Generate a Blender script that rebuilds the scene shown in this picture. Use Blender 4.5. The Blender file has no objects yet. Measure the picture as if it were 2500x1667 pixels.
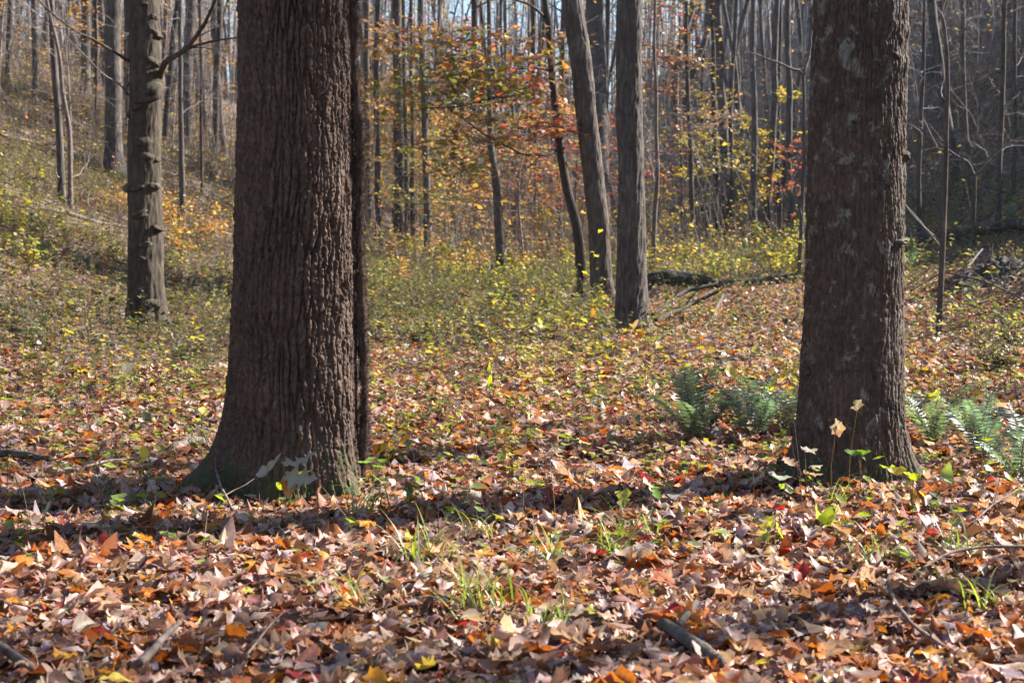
import bpy, math, random
import numpy as np
from mathutils import Vector, Matrix

# ------------------------------------------------------------------ camera, sky, sun, exposure
scene = bpy.context.scene
COL = scene.collection
FPX = 50.0 / 36.0 * 2500.0            # focal length in photograph pixels
PITCH = math.radians(2.53)
CAM_Z = 1.40
SUN_ELEV = math.radians(34.0)
SUN_AZ = math.radians(66.0)           # to the right of the viewing direction (+Y)

cam_data = bpy.data.cameras.new("camera")
cam_data.lens = 50.0
cam_data.sensor_width = 36.0
cam_data.clip_start = 0.05
cam_data.clip_end = 2000.0
cam_data.dof.use_dof = True
cam_data.dof.focus_distance = 9.2
cam_data.dof.aperture_fstop = 4.5
cam = bpy.data.objects.new("camera", cam_data)
cam.location = (0.0, 0.0, CAM_Z)
cam.rotation_euler = (math.pi / 2 - PITCH, 0.0, 0.0)
COL.objects.link(cam)
scene.camera = cam

world = bpy.data.worlds.new("World")
scene.world = world
world.use_nodes = True
wn = world.node_tree.nodes
wl = world.node_tree.links
bg = wn["Background"]
sky = wn.new("ShaderNodeTexSky")
sky.sky_type = 'NISHITA'
sky.sun_disc = False
sky.sun_elevation = SUN_ELEV
sky.sun_rotation = SUN_AZ
sky.air_density = 1.0
sky.dust_density = 0.6
sky.ozone_density = 1.0
wl.new(sky.outputs[0], bg.inputs[0])
bg.inputs[1].default_value = 0.065

sun_data = bpy.data.lights.new("sun", 'SUN')
sun_data.energy = 5.0
sun_data.angle = math.radians(0.53)
sun_data.color = (1.0, 0.945, 0.88)
sun = bpy.data.objects.new("sun", sun_data)
sdir = Vector((math.sin(SUN_AZ) * math.cos(SUN_ELEV), math.cos(SUN_AZ) * math.cos(SUN_ELEV), math.sin(SUN_ELEV)))
sun.rotation_euler = sdir.to_track_quat('Z', 'Y').to_euler()
sun.location = sdir * 60
COL.objects.link(sun)

scene.view_settings.view_transform = 'Standard'
scene.view_settings.look = 'None'
scene.view_settings.exposure = 1.85
scene.view_settings.gamma = 1.0
scene.view_settings.use_curve_mapping = False
scene.render.engine = 'CYCLES'
cy = scene.cycles
cy.use_denoising = True
cy.use_adaptive_sampling = True
cy.adaptive_threshold = 0.018
cy.adaptive_min_samples = 24
cy.max_bounces = 4
cy.diffuse_bounces = 2
cy.glossy_bounces = 1
cy.transmission_bounces = 2
cy.transparent_max_bounces = 2
cy.volume_bounces = 0
cy.caustics_reflective = False
cy.caustics_refractive = False
cy.sample_clamp_indirect = 4.0

RNG = np.random.default_rng(7)
random.seed(7)

# ------------------------------------------------------------------ noise
def _h(ix, iy, iz):
    with np.errstate(over='ignore'):
        n = (ix.astype(np.uint32) * np.uint32(374761393) + iy.astype(np.uint32) * np.uint32(668265263)
             + iz.astype(np.uint32) * np.uint32(2246822519))
        n = (n ^ (n >> np.uint32(13))) * np.uint32(1274126177)
        n = (n ^ (n >> np.uint32(16))) * np.uint32(2654435761)
        n = n ^ (n >> np.uint32(15))
    return n.astype(np.float64) / 4294967295.0

def vnoise(x, y, z=0.0):
    x, y, z = np.broadcast_arrays(np.asarray(x, float), np.asarray(y, float), np.asarray(z, float))
    fx, fy, fz = np.floor(x), np.floor(y), np.floor(z)
    tx, ty, tz = x - fx, y - fy, z - fz
    ux, uy, uz = [t * t * t * (t * (t * 6 - 15) + 10) for t in (tx, ty, tz)]
    ix, iy, iz = fx.astype(np.int64), fy.astype(np.int64), fz.astype(np.int64)
    r = 0
    for a in (0, 1):
        wx = ux if a else 1 - ux
        for b in (0, 1):
            wy = uy if b else 1 - uy
            for c in (0, 1):
                wz = uz if c else 1 - uz
                r = r + wx * wy * wz * _h(ix + a, iy + b, iz + c)
    return r * 2 - 1

def fbm(x, y, z=0.0, o=3):
    r = 0; a = 1.0; f = 1.0
    for i in range(o):
        r = r + a * vnoise(np.asarray(x) * f + 17.3 * i, np.asarray(y) * f - 9.1 * i, np.asarray(z) * f + 3.7 * i)
        a *= 0.5; f *= 2.03
    return r

# ------------------------------------------------------------------ terrain
def sp(t, k):
    return k * np.logaddexp(0.0, np.asarray(t, float) / k)

def terrain(x, y):
    x = np.asarray(x, float); y = np.asarray(y, float)
    v = 0.053 * sp(y - 10.0, 3.0) + 0.04 * sp(y - 85.0, 10.0)
    v = v - 0.08 * sp(y - 190.0, 15.0)
    toe = -5.0 + 0.10 * (y - 28.0)
    toe = np.minimum(toe, 1.5)
    L = 0.47 * sp(toe - x, 1.2)
    L = 13.0 * np.tanh(L / 13.0)
    q = (x - 10.0) * 0.998 + (y - 30.0) * 0.055
    R = 0.95 * sp(q - 0.8, 2.6)
    R = 30.0 * np.tanh(R / 30.0)
    n = 0.05 * fbm(x * 0.45, y * 0.45, 0.0, 2) * np.clip((y - 2) / 8, 0.25, 1) + 0.25 * fbm(x * 0.09, y * 0.09, 5.0, 2) * np.clip((y - 14) / 25, 0, 1)
    return v + L + R + n

def ray(px, py):
    u = (px - 1250.0) / FPX
    v = (833.5 - py) / FPX
    d = np.array([u, math.cos(PITCH) + v * math.sin(PITCH), -math.sin(PITCH) + v * math.cos(PITCH)])
    return d / d[1]

def at(px, py, depth):
    """a point of the place: photograph pixel and metres of depth"""
    r = ray(px, py)
    return np.array([r[0] * depth, depth, CAM_Z + r[2] * depth])

def on_ground(px, py, fallback=60.0):
    r = ray(px, py)
    t = np.concatenate([np.arange(3.5, 40, 0.02), np.arange(40, 220, 0.1)])
    z = CAM_Z + r[2] * t
    hit = np.nonzero(z <= terrain(r[0] * t, t))[0]
    d = t[hit[0]] if len(hit) else fallback
    return np.array([r[0] * d, d, float(terrain(r[0] * d, d))])

# ------------------------------------------------------------------ mesh building
class Geo:
    """collects vertices and faces; build() links them as ONE mesh object"""
    def __init__(self):
        self.v = []; self.q = []; self.t = []; self.c = []; self.n = 0
    def add(self, V, Q=None, T=None, C=None):
        V = np.asarray(V, float).reshape(-1, 3)
        if Q is not None and len(Q): self.q.append(np.asarray(Q, np.int64).reshape(-1, 4) + self.n)
        if T is not None and len(T): self.t.append(np.asarray(T, np.int64).reshape(-1, 3) + self.n)
        if C is None: C = np.ones((len(V), 3))
        C = np.asarray(C, float)
        if C.ndim == 1: C = np.tile(C, (len(V), 1))
        self.c.append(C); self.v.append(V); self.n += len(V)
    def mesh(self, name, mat, smooth=True):
        V = np.concatenate(self.v)
        Q = np.concatenate(self.q) if self.q else np.zeros((0, 4), np.int64)
        T = np.concatenate(self.t) if self.t else np.zeros((0, 3), np.int64)
        C = np.concatenate(self.c)
        me = bpy.data.meshes.new(name)
        me.vertices.add(len(V)); me.vertices.foreach_set("co", V.astype(np.float32).ravel())
        nl = len(Q) * 4 + len(T) * 3
        me.loops.add(nl)
        me.loops.foreach_set("vertex_index", np.concatenate([Q.ravel(), T.ravel()]).astype(np.int32))
        npoly = len(Q) + len(T)
        me.polygons.add(npoly)
        st = np.concatenate([np.arange(len(Q)) * 4, len(Q) * 4 + np.arange(len(T)) * 3]).astype(np.int32)
        me.polygons.foreach_set("loop_start", st)
        me.polygons.foreach_set("use_smooth", np.full(npoly, smooth))
        ca = me.color_attributes.new("Col", 'FLOAT_COLOR', 'POINT')
        ca.data.foreach_set("color", np.concatenate([C, np.ones((len(C), 1))], 1).astype(np.float32).ravel())
        me.update(calc_edges=True)
        me.validate()
        if mat is not None: me.materials.append(mat)
        return me
    def build(self, name, mat, parent=None, smooth=True):
        return link(name, self.mesh(name, mat, smooth), parent)

def link(name, data, parent=None, loc=None):
    o = bpy.data.objects.new(name, data)
    COL.objects.link(o)
    if parent is not None: o.parent = parent
    if loc is not None: o.location = loc
    return o

def tag(o, label=None, cat=None, group=None, kind=None):
    if label: o["label"] = label
    if cat: o["category"] = cat
    if group: o["group"] = group
    if kind: o["kind"] = kind
    return o

def empty(name, loc, label, cat, group=None):
    o = link(name, None, None, loc)
    o.empty_display_size = 0.2
    return tag(o, label, cat, group)

def frames(P):
    P = np.asarray(P, float)
    T = np.gradient(P, axis=0)
    T /= np.linalg.norm(T, axis=1)[:, None] + 1e-12
    ref = np.array([1.0, 0, 0]) if abs(T[0][0]) < 0.8 else np.array([0, 1.0, 0])
    N = np.zeros_like(P)
    n = ref - T[0] * np.dot(ref, T[0]); n /= np.linalg.norm(n)
    for i in range(len(P)):
        n = n - T[i] * np.dot(n, T[i]); n /= np.linalg.norm(n) + 1e-12
        N[i] = n
    B = np.cross(T, N)
    return T, N, B

def tube(g, P, R, ns=8, col=None, disp=None, cap=True):
    """disp(theta[M,ns], along[M,ns]) -> extra radius"""
    P = np.asarray(P, float); R = np.asarray(R, float)
    M = len(P)
    T, N, B = frames(P)
    th = np.linspace(0, 2 * math.pi, ns, endpoint=False)
    s = np.concatenate([[0], np.cumsum(np.linalg.norm(np.diff(P, axis=0), axis=1))])
    rr = np.repeat(R[:, None], ns, 1)
    if disp is not None:
        rr = rr + disp(np.repeat(th[None], M, 0), np.repeat(s[:, None], ns, 1), rr)
    V = P[:, None, :] + rr[..., None] * (np.cos(th)[None, :, None] * N[:, None, :] + np.sin(th)[None, :, None] * B[:, None, :])
    i = np.arange(M - 1)[:, None]; j = np.arange(ns)[None]
    a = i * ns + j; b = i * ns + (j + 1) % ns
    Q = np.stack([a, b, b + ns, a + ns], -1).reshape(-1, 4)
    V = V.reshape(-1, 3)
    Tr = []
    if cap:
        V = np.concatenate([V, P[:1], P[-1:]])
        k = np.arange(ns)
        Tr = np.concatenate([np.stack([np.full(ns, M * ns), (k + 1) % ns, k], 1),
                             np.stack([np.full(ns, M * ns + 1), (M - 1) * ns + k, (M - 1) * ns + (k + 1) % ns], 1)])
    g.add(V, Q, Tr, col)

def sticks(g, P0, P1, r0, r1, ns=3, col=None):
    """many tapering prisms at once"""
    P0 = np.asarray(P0, float).reshape(-1, 3); P1 = np.asarray(P1, float).reshape(-1, 3)
    n = len(P0)
    if n == 0: return
    r0 = np.broadcast_to(np.asarray(r0, float), (n,)); r1 = np.broadcast_to(np.asarray(r1, float), (n,))
    D = P1 - P0; D = D / (np.linalg.norm(D, axis=1)[:, None] + 1e-9)
    ref = np.where(np.abs(D[:, 2:3]) < 0.9, np.array([[0, 0, 1.0]]), np.array([[1.0, 0, 0]]))
    A = np.cross(D, ref); A /= np.linalg.norm(A, axis=1)[:, None]
    B = np.cross(D, A)
    th = np.linspace(0, 2 * math.pi, ns, endpoint=False)
    ring = np.cos(th)[None, :, None] * A[:, None] + np.sin(th)[None, :, None] * B[:, None]
    V = np.concatenate([P0[:, None] + ring * r0[:, None, None], P1[:, None] + ring * r1[:, None, None]], 1)
    j = np.arange(ns)
    q = np.stack([j, (j + 1) % ns, (j + 1) % ns + ns, j + ns], 1)
    Q = (q[None] + (np.arange(n) * 2 * ns)[:, None, None]).reshape(-1, 4)
    C = None
    if col is not None:
        col = np.asarray(col, float)
        C = np.tile(col, (n * 2 * ns, 1)) if col.ndim == 1 else np.repeat(col, 2 * ns, 0)
    g.add(V.reshape(-1, 3), Q, None, C)

def wander(p, d, length, n, rng, bend=0.15, up=0.0):
    """a crooked polyline"""
    p = np.array(p, float); d = np.array(d, float); d /= np.linalg.norm(d)
    out = [p.copy()]
    for i in range(n):
        d = d + rng.normal(0, bend, 3) + np.array([0, 0, up])
        d /= np.linalg.norm(d)
        p = p + d * length / n
        out.append(p.copy())
    return np.array(out)

# ------------------------------------------------------------------ materials
def new_mat(name):
    m = bpy.data.materials.new(name); m.use_nodes = True
    nt = m.node_tree
    for n in list(nt.nodes): nt.nodes.remove(n)
    out = nt.nodes.new("ShaderNodeOutputMaterial")
    return m, nt, out

def N(nt, typ, **kw):
    n = nt.nodes.new(typ)
    for k, v in kw.items():
        if k.startswith("i_"): n.inputs[k[2:].replace("_", " ")].default_value = v
        else: setattr(n, k, v)
    return n

def ramp(nt, fac, stops, interp='LINEAR'):
    r = nt.nodes.new("ShaderNodeValToRGB")
    r.color_ramp.interpolation = interp
    while len(r.color_ramp.elements) < len(stops): r.color_ramp.elements.new(0.5)
    for e, (p, c) in zip(r.color_ramp.elements, stops):
        e.position = p; e.color = (*c, 1.0) if len(c) == 3 else c
    nt.links.new(fac, r.inputs[0])
    return r.outputs[0]

def mixc(nt, fac, a, b, mode='MIX'):
    m = nt.nodes.new("ShaderNodeMix"); m.data_type = 'RGBA'; m.blend_type = mode
    for sock, val in ((m.inputs[0], fac), (m.inputs[6], a), (m.inputs[7], b)):
        if hasattr(val, "is_output") or isinstance(val, bpy.types.NodeSocket): nt.links.new(val, sock)
        else: sock.default_value = val if not isinstance(val, tuple) or len(val) == 4 else (*val, 1.0)
    return m.outputs[2]

def mathn(nt, op, a, b=None, clamp=False):
    m = nt.nodes.new("ShaderNodeMath"); m.operation = op; m.use_clamp = clamp
    for i, v in enumerate((a, b)):
        if v is None: continue
        if isinstance(v, bpy.types.NodeSocket): nt.links.new(v, m.inputs[i])
        else: m.inputs[i].default_value = v
    return m.outputs[0]

def noise(nt, vec, scale, detail=4.0, rough=0.55, dist=0.0):
    n = nt.nodes.new("ShaderNodeTexNoise")
    n.inputs["Scale"].default_value = scale; n.inputs["Detail"].default_value = detail
    n.inputs["Roughness"].default_value = rough; n.inputs["Distortion"].default_value = dist
    nt.links.new(vec, n.inputs["Vector"])
    return n

def mapping(nt, vec, scale=(1, 1, 1), loc=(0, 0, 0)):
    m = nt.nodes.new("ShaderNodeMapping")
    m.inputs["Scale"].default_value = scale; m.inputs["Location"].default_value = loc
    nt.links.new(vec, m.inputs["Vector"])
    return m.outputs[0]

def leaf_material(name, trans=0.35, rough=0.5, spec=0.4, trans_tint=(1.0, 0.85, 0.55)):
    m, nt, out = new_mat(name)
    a = N(nt, "ShaderNodeAttribute", attribute_name="Col")
    oi = N(nt, "ShaderNodeObjectInfo")
    c = mixc(nt, 1.0, a.outputs["Color"], oi.outputs["Color"], 'MULTIPLY')
    tc = N(nt, "ShaderNodeTexCoord")
    n = noise(nt, tc.outputs["Object"], 55.0, 3.0, 0.6)
    v = ramp(nt, n.outputs["Fac"], [(0.3, (0.62, 0.58, 0.55)), (0.55, (1, 1, 1)), (0.75, (1.22, 1.15, 1.08))])
    c = mixc(nt, 1.0, c, v, 'MULTIPLY')
    p = N(nt, "ShaderNodeBsdfPrincipled")
    nt.links.new(c, p.inputs["Base Color"])
    p.inputs["Roughness"].default_value = rough
    p.inputs["Specular IOR Level"].default_value = spec
    t = N(nt, "ShaderNodeBsdfTranslucent")
    nt.links.new(mixc(nt, 1.0, c, (*[x * 1.25 for x in trans_tint], 1.0), 'MULTIPLY'), t.inputs["Color"])
    mx = N(nt, "ShaderNodeMixShader"); mx.inputs[0].default_value = trans
    nt.links.new(p.outputs[0], mx.inputs[1]); nt.links.new(t.outputs[0], mx.inputs[2])
    nt.links.new(mx.outputs[0], out.inputs[0])
    return m

def wood_material(name, dark, mid, light, zs=0.12, scale=16.0, bump=0.6, lichen=None, lichen_amt=0.62, moss_z=None, vary=0.25, bdist=0.03):
    """bark: streaked along the stem; lichen and moss as patches of their own"""
    m, nt, out = new_mat(name)
    tc = N(nt, "ShaderNodeTexCoord")
    oi = N(nt, "ShaderNodeObjectInfo")
    gen = tc.outputs["Object"]
    vec = mapping(nt, gen, (1, 1, zs))
    n1 = noise(nt, vec, scale, 6.0, 0.62, 0.25)
    n2 = noise(nt, gen, 3.2, 4.0, 0.6)
    n3 = noise(nt, gen, 90.0, 4.0, 0.6)
    c = ramp(nt, n1.outputs["Fac"], [(0.30, dark), (0.5, mid), (0.72, light)])
    big = ramp(nt, n2.outputs["Fac"], [(0.3, (0.72, 0.70, 0.70)), (0.7, (1.25, 1.22, 1.2))])
    c = mixc(nt, 1.0, c, big, 'MULTIPLY')
    fine = ramp(nt, n3.outputs["Fac"], [(0.3, (0.8, 0.8, 0.8)), (0.7, (1.2, 1.2, 1.2))])
    c = mixc(nt, 1.0, c, fine, 'MULTIPLY')
    rv = N(nt, "ShaderNodeMapRange"); nt.links.new(oi.outputs["Random"], rv.inputs[0])
    rv.inputs[3].default_value = 1 - vary; rv.inputs[4].default_value = 1 + vary
    cmb = N(nt, "ShaderNodeCombineColor")
    for i in range(3): nt.links.new(rv.outputs[0], cmb.inputs[i])
    c = mixc(nt, 1.0, c, cmb.outputs[0], 'MULTIPLY')
    if lichen is not None:
        nl = noise(nt, mapping(nt, gen, (1, 1, 0.8)), 10.0, 8.0, 0.72, 0.4)
        f = ramp(nt, nl.outputs["Fac"], [(lichen_amt - 0.03, (0, 0, 0)), (lichen_amt + 0.03, (1, 1, 1))])
        fb = mathn(nt, 'MULTIPLY', f, 0.8)
        c = mixc(nt, fb, c, (*lichen, 1.0))
    if moss_z is not None:
        geo = N(nt, "ShaderNodeSeparateXYZ"); nt.links.new(gen, geo.inputs[0])
        nm = noise(nt, gen, 9.0, 5.0, 0.65)
        h = mathn(nt, 'DIVIDE', geo.outputs[2], moss_z)
        f = mathn(nt, 'SUBTRACT', nm.outputs["Fac"], mathn(nt, 'MULTIPLY', h, 0.35))
        f = ramp(nt, f, [(0.36, (0, 0, 0)), (0.47, (1, 1, 1))])
        c = mixc(nt, mathn(nt, 'MULTIPLY', f, 0.85), c, (0.055, 0.066, 0.022, 1.0))
    p = N(nt, "ShaderNodeBsdfPrincipled")
    nt.links.new(c, p.inputs["Base Color"])
    p.inputs["Roughness"].default_value = 0.85
    p.inputs["Specular IOR Level"].default_value = 0.25
    b1 = N(nt, "ShaderNodeBump"); b1.inputs["Strength"].default_value = bump; b1.inputs["Distance"].default_value = bdist
    nt.links.new(n1.outputs["Fac"], b1.inputs["Height"])
    b2 = N(nt, "ShaderNodeBump"); b2.inputs["Strength"].default_value = 0.5; b2.inputs["Distance"].default_value = 0.006
    nt.links.new(n3.outputs["Fac"], b2.inputs["Height"]); nt.links.new(b1.outputs[0], b2.inputs["Normal"])
    nt.links.new(b2.outputs[0], p.inputs["Normal"])
    nt.links.new(p.outputs[0], out.inputs[0])
    return m

MAT = {}
MAT["leaf"] = leaf_material("leaf_dry", 0.38, 0.47, 0.45)
MAT["green"] = leaf_material("leaf_green", 0.45, 0.40, 0.5, (0.95, 1.0, 0.35))
MAT["autumn"] = leaf_material("leaf_autumn", 0.5, 0.45, 0.45, (1.0, 0.9, 0.6))
MAT["bark_furrowed"] = wood_material("bark_furrowed", (0.050, 0.032, 0.024), (0.088, 0.058, 0.043), (0.155, 0.108, 0.083), 0.6, 42.0, 0.8, (0.20, 0.19, 0.15), 0.74, 0.55, 0.0, 0.012)
MAT["bark_lichen"] = wood_material("bark_lichen", (0.047, 0.033, 0.025), (0.082, 0.059, 0.045), (0.138, 0.105, 0.081), 0.5, 38.0, 0.9, (0.22, 0.225, 0.19), 0.585, 0.40, 0.0, 0.015)
MAT["bark_burl"] = wood_material("bark_burl", (0.033, 0.026, 0.018), (0.064, 0.051, 0.036), (0.115, 0.094, 0.068), 0.3, 22.0, 0.7, (0.22, 0.21, 0.16), 0.70, 0.3, 0.0, 0.02)
MAT["bark_grey"] = wood_material("bark_grey", (0.048, 0.040, 0.034), (0.088, 0.074, 0.064), (0.165, 0.144, 0.128), 0.22, 24.0, 0.9, (0.34, 0.34, 0.32), 0.70, 0.4, 0.0, 0.03)
MAT["bark_plain"] = wood_material("bark_plain", (0.04, 0.032, 0.026), (0.08, 0.064, 0.053), (0.15, 0.125, 0.107), 0.2, 20.0, 0.8, (0.24, 0.24, 0.20), 0.72, None, 0.3, 0.03)
MAT["bark_dark"] = wood_material("bark_dark", (0.04, 0.034, 0.03), (0.085, 0.072, 0.062), (0.15, 0.13, 0.115), 0.12, 20.0, 0.8, None, 0.7, None, 0.25, 0.03)
MAT["twig"] = wood_material("twig_wood", (0.11, 0.09, 0.078), (0.20, 0.17, 0.15), (0.32, 0.285, 0.255), 0.5, 14.0, 0.3, None, 0.7, None, 0.3, 0.005)
MAT["dead"] = wood_material("dead_wood", (0.075, 0.056, 0.044), (0.15, 0.118, 0.096), (0.26, 0.215, 0.185), 0.35, 20.0, 0.6, None, 0.7, None, 0.2, 0.01)
MAT["rotten"] = wood_material("rotten_log", (0.025, 0.021, 0.018), (0.06, 0.05, 0.042), (0.12, 0.10, 0.085), 0.8, 12.0, 0.9, (0.07, 0.085, 0.035), 0.60, None, 0.2, 0.04)
MAT["vine"] = wood_material("vine_bark", (0.035, 0.022, 0.017), (0.066, 0.042, 0.033), (0.12, 0.08, 0.064), 0.5, 30.0, 0.6, None, 0.7, None, 0.0, 0.01)

def soil_material():
    m, nt, out = new_mat("forest_soil_and_leaves")
    tc = N(nt, "ShaderNodeTexCoord")
    gen = tc.outputs["Object"]
    w = noise(nt, gen, 5.0, 2.0, 0.5)
    wv = nt.nodes.new("ShaderNodeVectorMath"); wv.operation = 'MULTIPLY_ADD'
    nt.links.new(w.outputs["Color"], wv.inputs[0]); wv.inputs[1].default_value = (0.12, 0.12, 0.12); nt.links.new(gen, wv.inputs[2])
    v = N(nt, "ShaderNodeTexVoronoi"); v.inputs["Scale"].default_value = 9.0; v.inputs["Randomness"].default_value = 1.0
    nt.links.new(wv.outputs[0], v.inputs["Vector"])
    sep = N(nt, "ShaderNodeSeparateColor"); nt.links.new(v.outputs["Color"], sep.inputs[0])
    c = ramp(nt, sep.outputs[0], [(0.0, (0.055, 0.035, 0.025)), (0.25, (0.13, 0.085, 0.06)), (0.5, (0.20, 0.135, 0.09)), (0.7, (0.24, 0.18, 0.14)), (0.87, (0.20, 0.12, 0.075)), (0.96, (0.26, 0.20, 0.10)), (1.0, (0.33, 0.27, 0.22))], 'CONSTANT')
    big = noise(nt, gen, 0.5, 4.0, 0.6)
    b = ramp(nt, big.outputs["Fac"], [(0.35, (0.7, 0.72, 0.7)), (0.65, (1.15, 1.12, 1.1))])
    c = mixc(nt, 1.0, c, b, 'MULTIPLY')
    gr = noise(nt, gen, 0.33, 5.0, 0.65)
    gf = ramp(nt, gr.outputs["Fac"], [(0.53, (0, 0, 0)), (0.66, (1, 1, 1))])
    fine = noise(nt, gen, 14.0, 4.0, 0.7)
    gf2 = ramp(nt, fine.outputs["Fac"], [(0.45, (0, 0, 0)), (0.6, (1, 1, 1))])
    c = mixc(nt, mathn(nt, 'MULTIPLY', mathn(nt, 'MULTIPLY', gf, gf2), 0.6), c, (0.10, 0.11, 0.045, 1.0))
    p = N(nt, "ShaderNodeBsdfPrincipled")
    nt.links.new(c, p.inputs["Base Color"]); p.inputs["Roughness"].default_value = 0.75
    p.inputs["Specular IOR Level"].default_value = 0.25
    bp = N(nt, "ShaderNodeBump"); bp.inputs["Strength"].default_value = 1.0; bp.inputs["Distance"].default_value = 0.06
    hh = mathn(nt, 'ADD', sep.outputs[1], fine.outputs["Fac"])
    nt.links.new(hh, bp.inputs["Height"]); nt.links.new(bp.outputs[0], p.inputs["Normal"])
    nt.links.new(p.outputs[0], out.inputs[0])
    return m
MAT["soil"] = soil_material()

# ------------------------------------------------------------------ ground: one sheet to the horizon
def build_ground():
    u = np.linspace(-1, 1, 221); w = np.linspace(0, 1, 260)
    X = 320 * np.sinh(u * 4.2) / math.sinh(4.2)
    Y = -12 + 460 * np.sinh(w * 3.6) / math.sinh(3.6)
    gx, gy = np.meshgrid(X, Y)
    gz = terrain(gx, gy)
    V = np.stack([gx, gy, gz], -1).reshape(-1, 3)
    nx, ny = len(X), len(Y)
    i = np.arange(ny - 1)[:, None]; j = np.arange(nx - 1)[None]
    a = i * nx + j
    Q = np.stack([a, a + 1, a + nx + 1, a + nx], -1).reshape(-1, 4)
    g = Geo(); g.add(V, Q)
    o = g.build("ground", MAT["soil"])
    return tag(o, "leaf-strewn woodland floor rising to wooded slopes", None, None, "structure")
GROUND = build_ground()
# ------------------------------------------------------------------ leaf shapes
def strip_leaf(kind, nst, rng, curl=0.3, fold=0.3, wav=0.05, fine=False):
    """a leaf of unit length along +x: midrib and two edges, curled and folded"""
    t = np.linspace(0, 1, nst)
    if kind == "oak":
        w = 0.31 * np.sin(math.pi * np.clip(t, 0.02, 0.985) ** 0.8) ** 0.6 * (1 + 0.42 * np.cos(2 * math.pi * (3.5 * t + 0.1)))
    elif kind == "ovate":
        w = 0.31 * np.sin(math.pi * np.clip(t, 0.01, 0.99) ** 0.75) ** 0.8
    elif kind == "lance":
        w = 0.16 * np.sin(math.pi * np.clip(t, 0.01, 0.99) ** 0.8)
    else:
        w = 0.38 * np.sin(math.pi * np.clip(t, 0.02, 0.98) ** 0.65) ** 0.6
    w = np.maximum(w, 0.012)
    V = []; C = []
    a1 = rng.normal(0, curl); a2 = rng.normal(0.15, fold); a3 = rng.normal(0, 0.6) * curl; tw = rng.normal(0, 0.5)
    lines = (1, .55, 0, -.55, -1) if fine else (1, 0, -1)
    wl = w * np.clip(1 + rng.normal(0, .13, nst), .5, 1.4); wr = w * np.clip(1 + rng.normal(0, .13, nst), .5, 1.4)
    bow = rng.normal(0, .06) * np.sin(t * math.pi)
    for k, s in enumerate(lines):
        ww = wl if s > 0 else wr
        roll = a2 * 1.5 * abs(s) * (0.6 + 0.5 * np.sin(t * 3 + a1 * 5))
        y = s * ww * np.cos(np.clip(roll, -1.3, 1.3) * .7) + bow
        z = abs(s) * ww * np.sin(np.clip(roll, -1.4, 1.4)) + rng.normal(0, wav, nst) * abs(s) * w / 0.3
        z = z + a1 * (t - 0.35) ** 2 * 1.3 + a3 * np.sin(t * 5) * 0.2 + s * w * tw * (t - 0.3)
        V.append(np.stack([t, y * np.ones(nst), z * np.ones(nst)], 1)); C.append(np.full((nst, 3), 1.16 if s == 0 else 0.96))
    V = np.concatenate(V); C = np.concatenate(C)
    i = np.arange(nst - 1)
    Q = np.concatenate([np.stack([i + (m + 1) * nst, i + (m + 1) * nst + 1, i + m * nst + 1, i + m * nst], 1) for m in range(len(lines) - 1)])
    V[:, 0] -= 0.45
    return V, Q, None, C

def maple_leaf(rng, curl=0.4, coarse=False):
    ang = np.radians([-90, -62, -38, -20, 5, 22, 40, 62, 76, 90, 104, 118, 140, 158, 175, 200, 218, 242])
    rad = np.array([0.14, 0.40, 0.52, 0.40, 0.48, 0.62, 0.44, 0.42, 0.56, 0.68, 0.56, 0.42, 0.44, 0.62, 0.48, 0.40, 0.52, 0.40])
    if coarse:
        k = [0, 2, 3, 5, 6, 9, 12, 13, 15, 16]; ang = ang[k]; rad = rad[k]
    n = len(ang)
    a = rng.normal(0, curl); b = rng.normal(0, curl); cwave = rng.normal(0, 0.07, n)
    def z(x, y): return a * x * x + b * y * y + rng.normal(0, 0.25) * 0
    O = np.stack([rad * np.cos(ang), rad * np.sin(ang)], 1) * 0.8
    I = O * 0.5
    V = [[0, 0, 0]]
    for p in I: V.append([p[0], p[1], z(*p)])
    for p, c in zip(O, cwave): V.append([p[0], p[1], z(*p) * 1.1 + c])
    k = np.arange(n); k2 = (k + 1) % n
    T = np.stack([np.zeros(n, int), 1 + k, 1 + k2], 1)
    Q = np.stack([1 + k, 1 + n + k, 1 + n + k2, 1 + k2], 1)
    C = np.full((1 + 2 * n, 3), 0.98); C[0] = 1.15
    return np.array(V, float), Q, T, C

def quad_leaf(rng, w=0.3, fold=0.35):
    """small distant leaf: six points, bent along the midrib"""
    a = rng.normal(0, 0.25)
    V = np.array([[-.5, 0, a * .2], [0, w, fold * w], [.02, 0, 0], [0, -w, fold * w], [.5, 0, a * .3]])
    T = np.array([[0, 2, 1], [0, 3, 2], [2, 4, 1], [3, 4, 2]])
    return V, None, T, np.ones((5, 3))

prng = np.random.default_rng(3)
PROTO_NEAR = ([strip_leaf("oak", 11, prng, 0.28, 0.6, .05, True) for _ in range(9)] + [maple_leaf(prng, 0.6) for _ in range(7)]
              + [strip_leaf("ovate", 6, prng, 0.32, 0.8, .05, True) for _ in range(9)] + [strip_leaf("tulip", 6, prng, 0.3, 0.8, .06, True) for _ in range(7)])
PROTO_MID = ([strip_leaf("oak", 8, prng, 0.45, 0.5) for _ in range(6)] + [maple_leaf(prng, 0.5, True) for _ in range(6)]
             + [strip_leaf("ovate", 5, prng, 0.6, 0.6) for _ in range(8)])
def tiny_leaf(rng, w=0.3):
    f = rng.uniform(.05, .4); b = rng.normal(0, .12)
    return np.array([[-.5, 0, b], [.02, w, f * w], [.5, 0, b * .5], [-.02, -w, f * w]]), None, np.array([[0, 2, 1], [0, 3, 2]]), np.ones((4, 3))
PROTO_TINY = [tiny_leaf(prng) for _ in range(8)]
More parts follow.
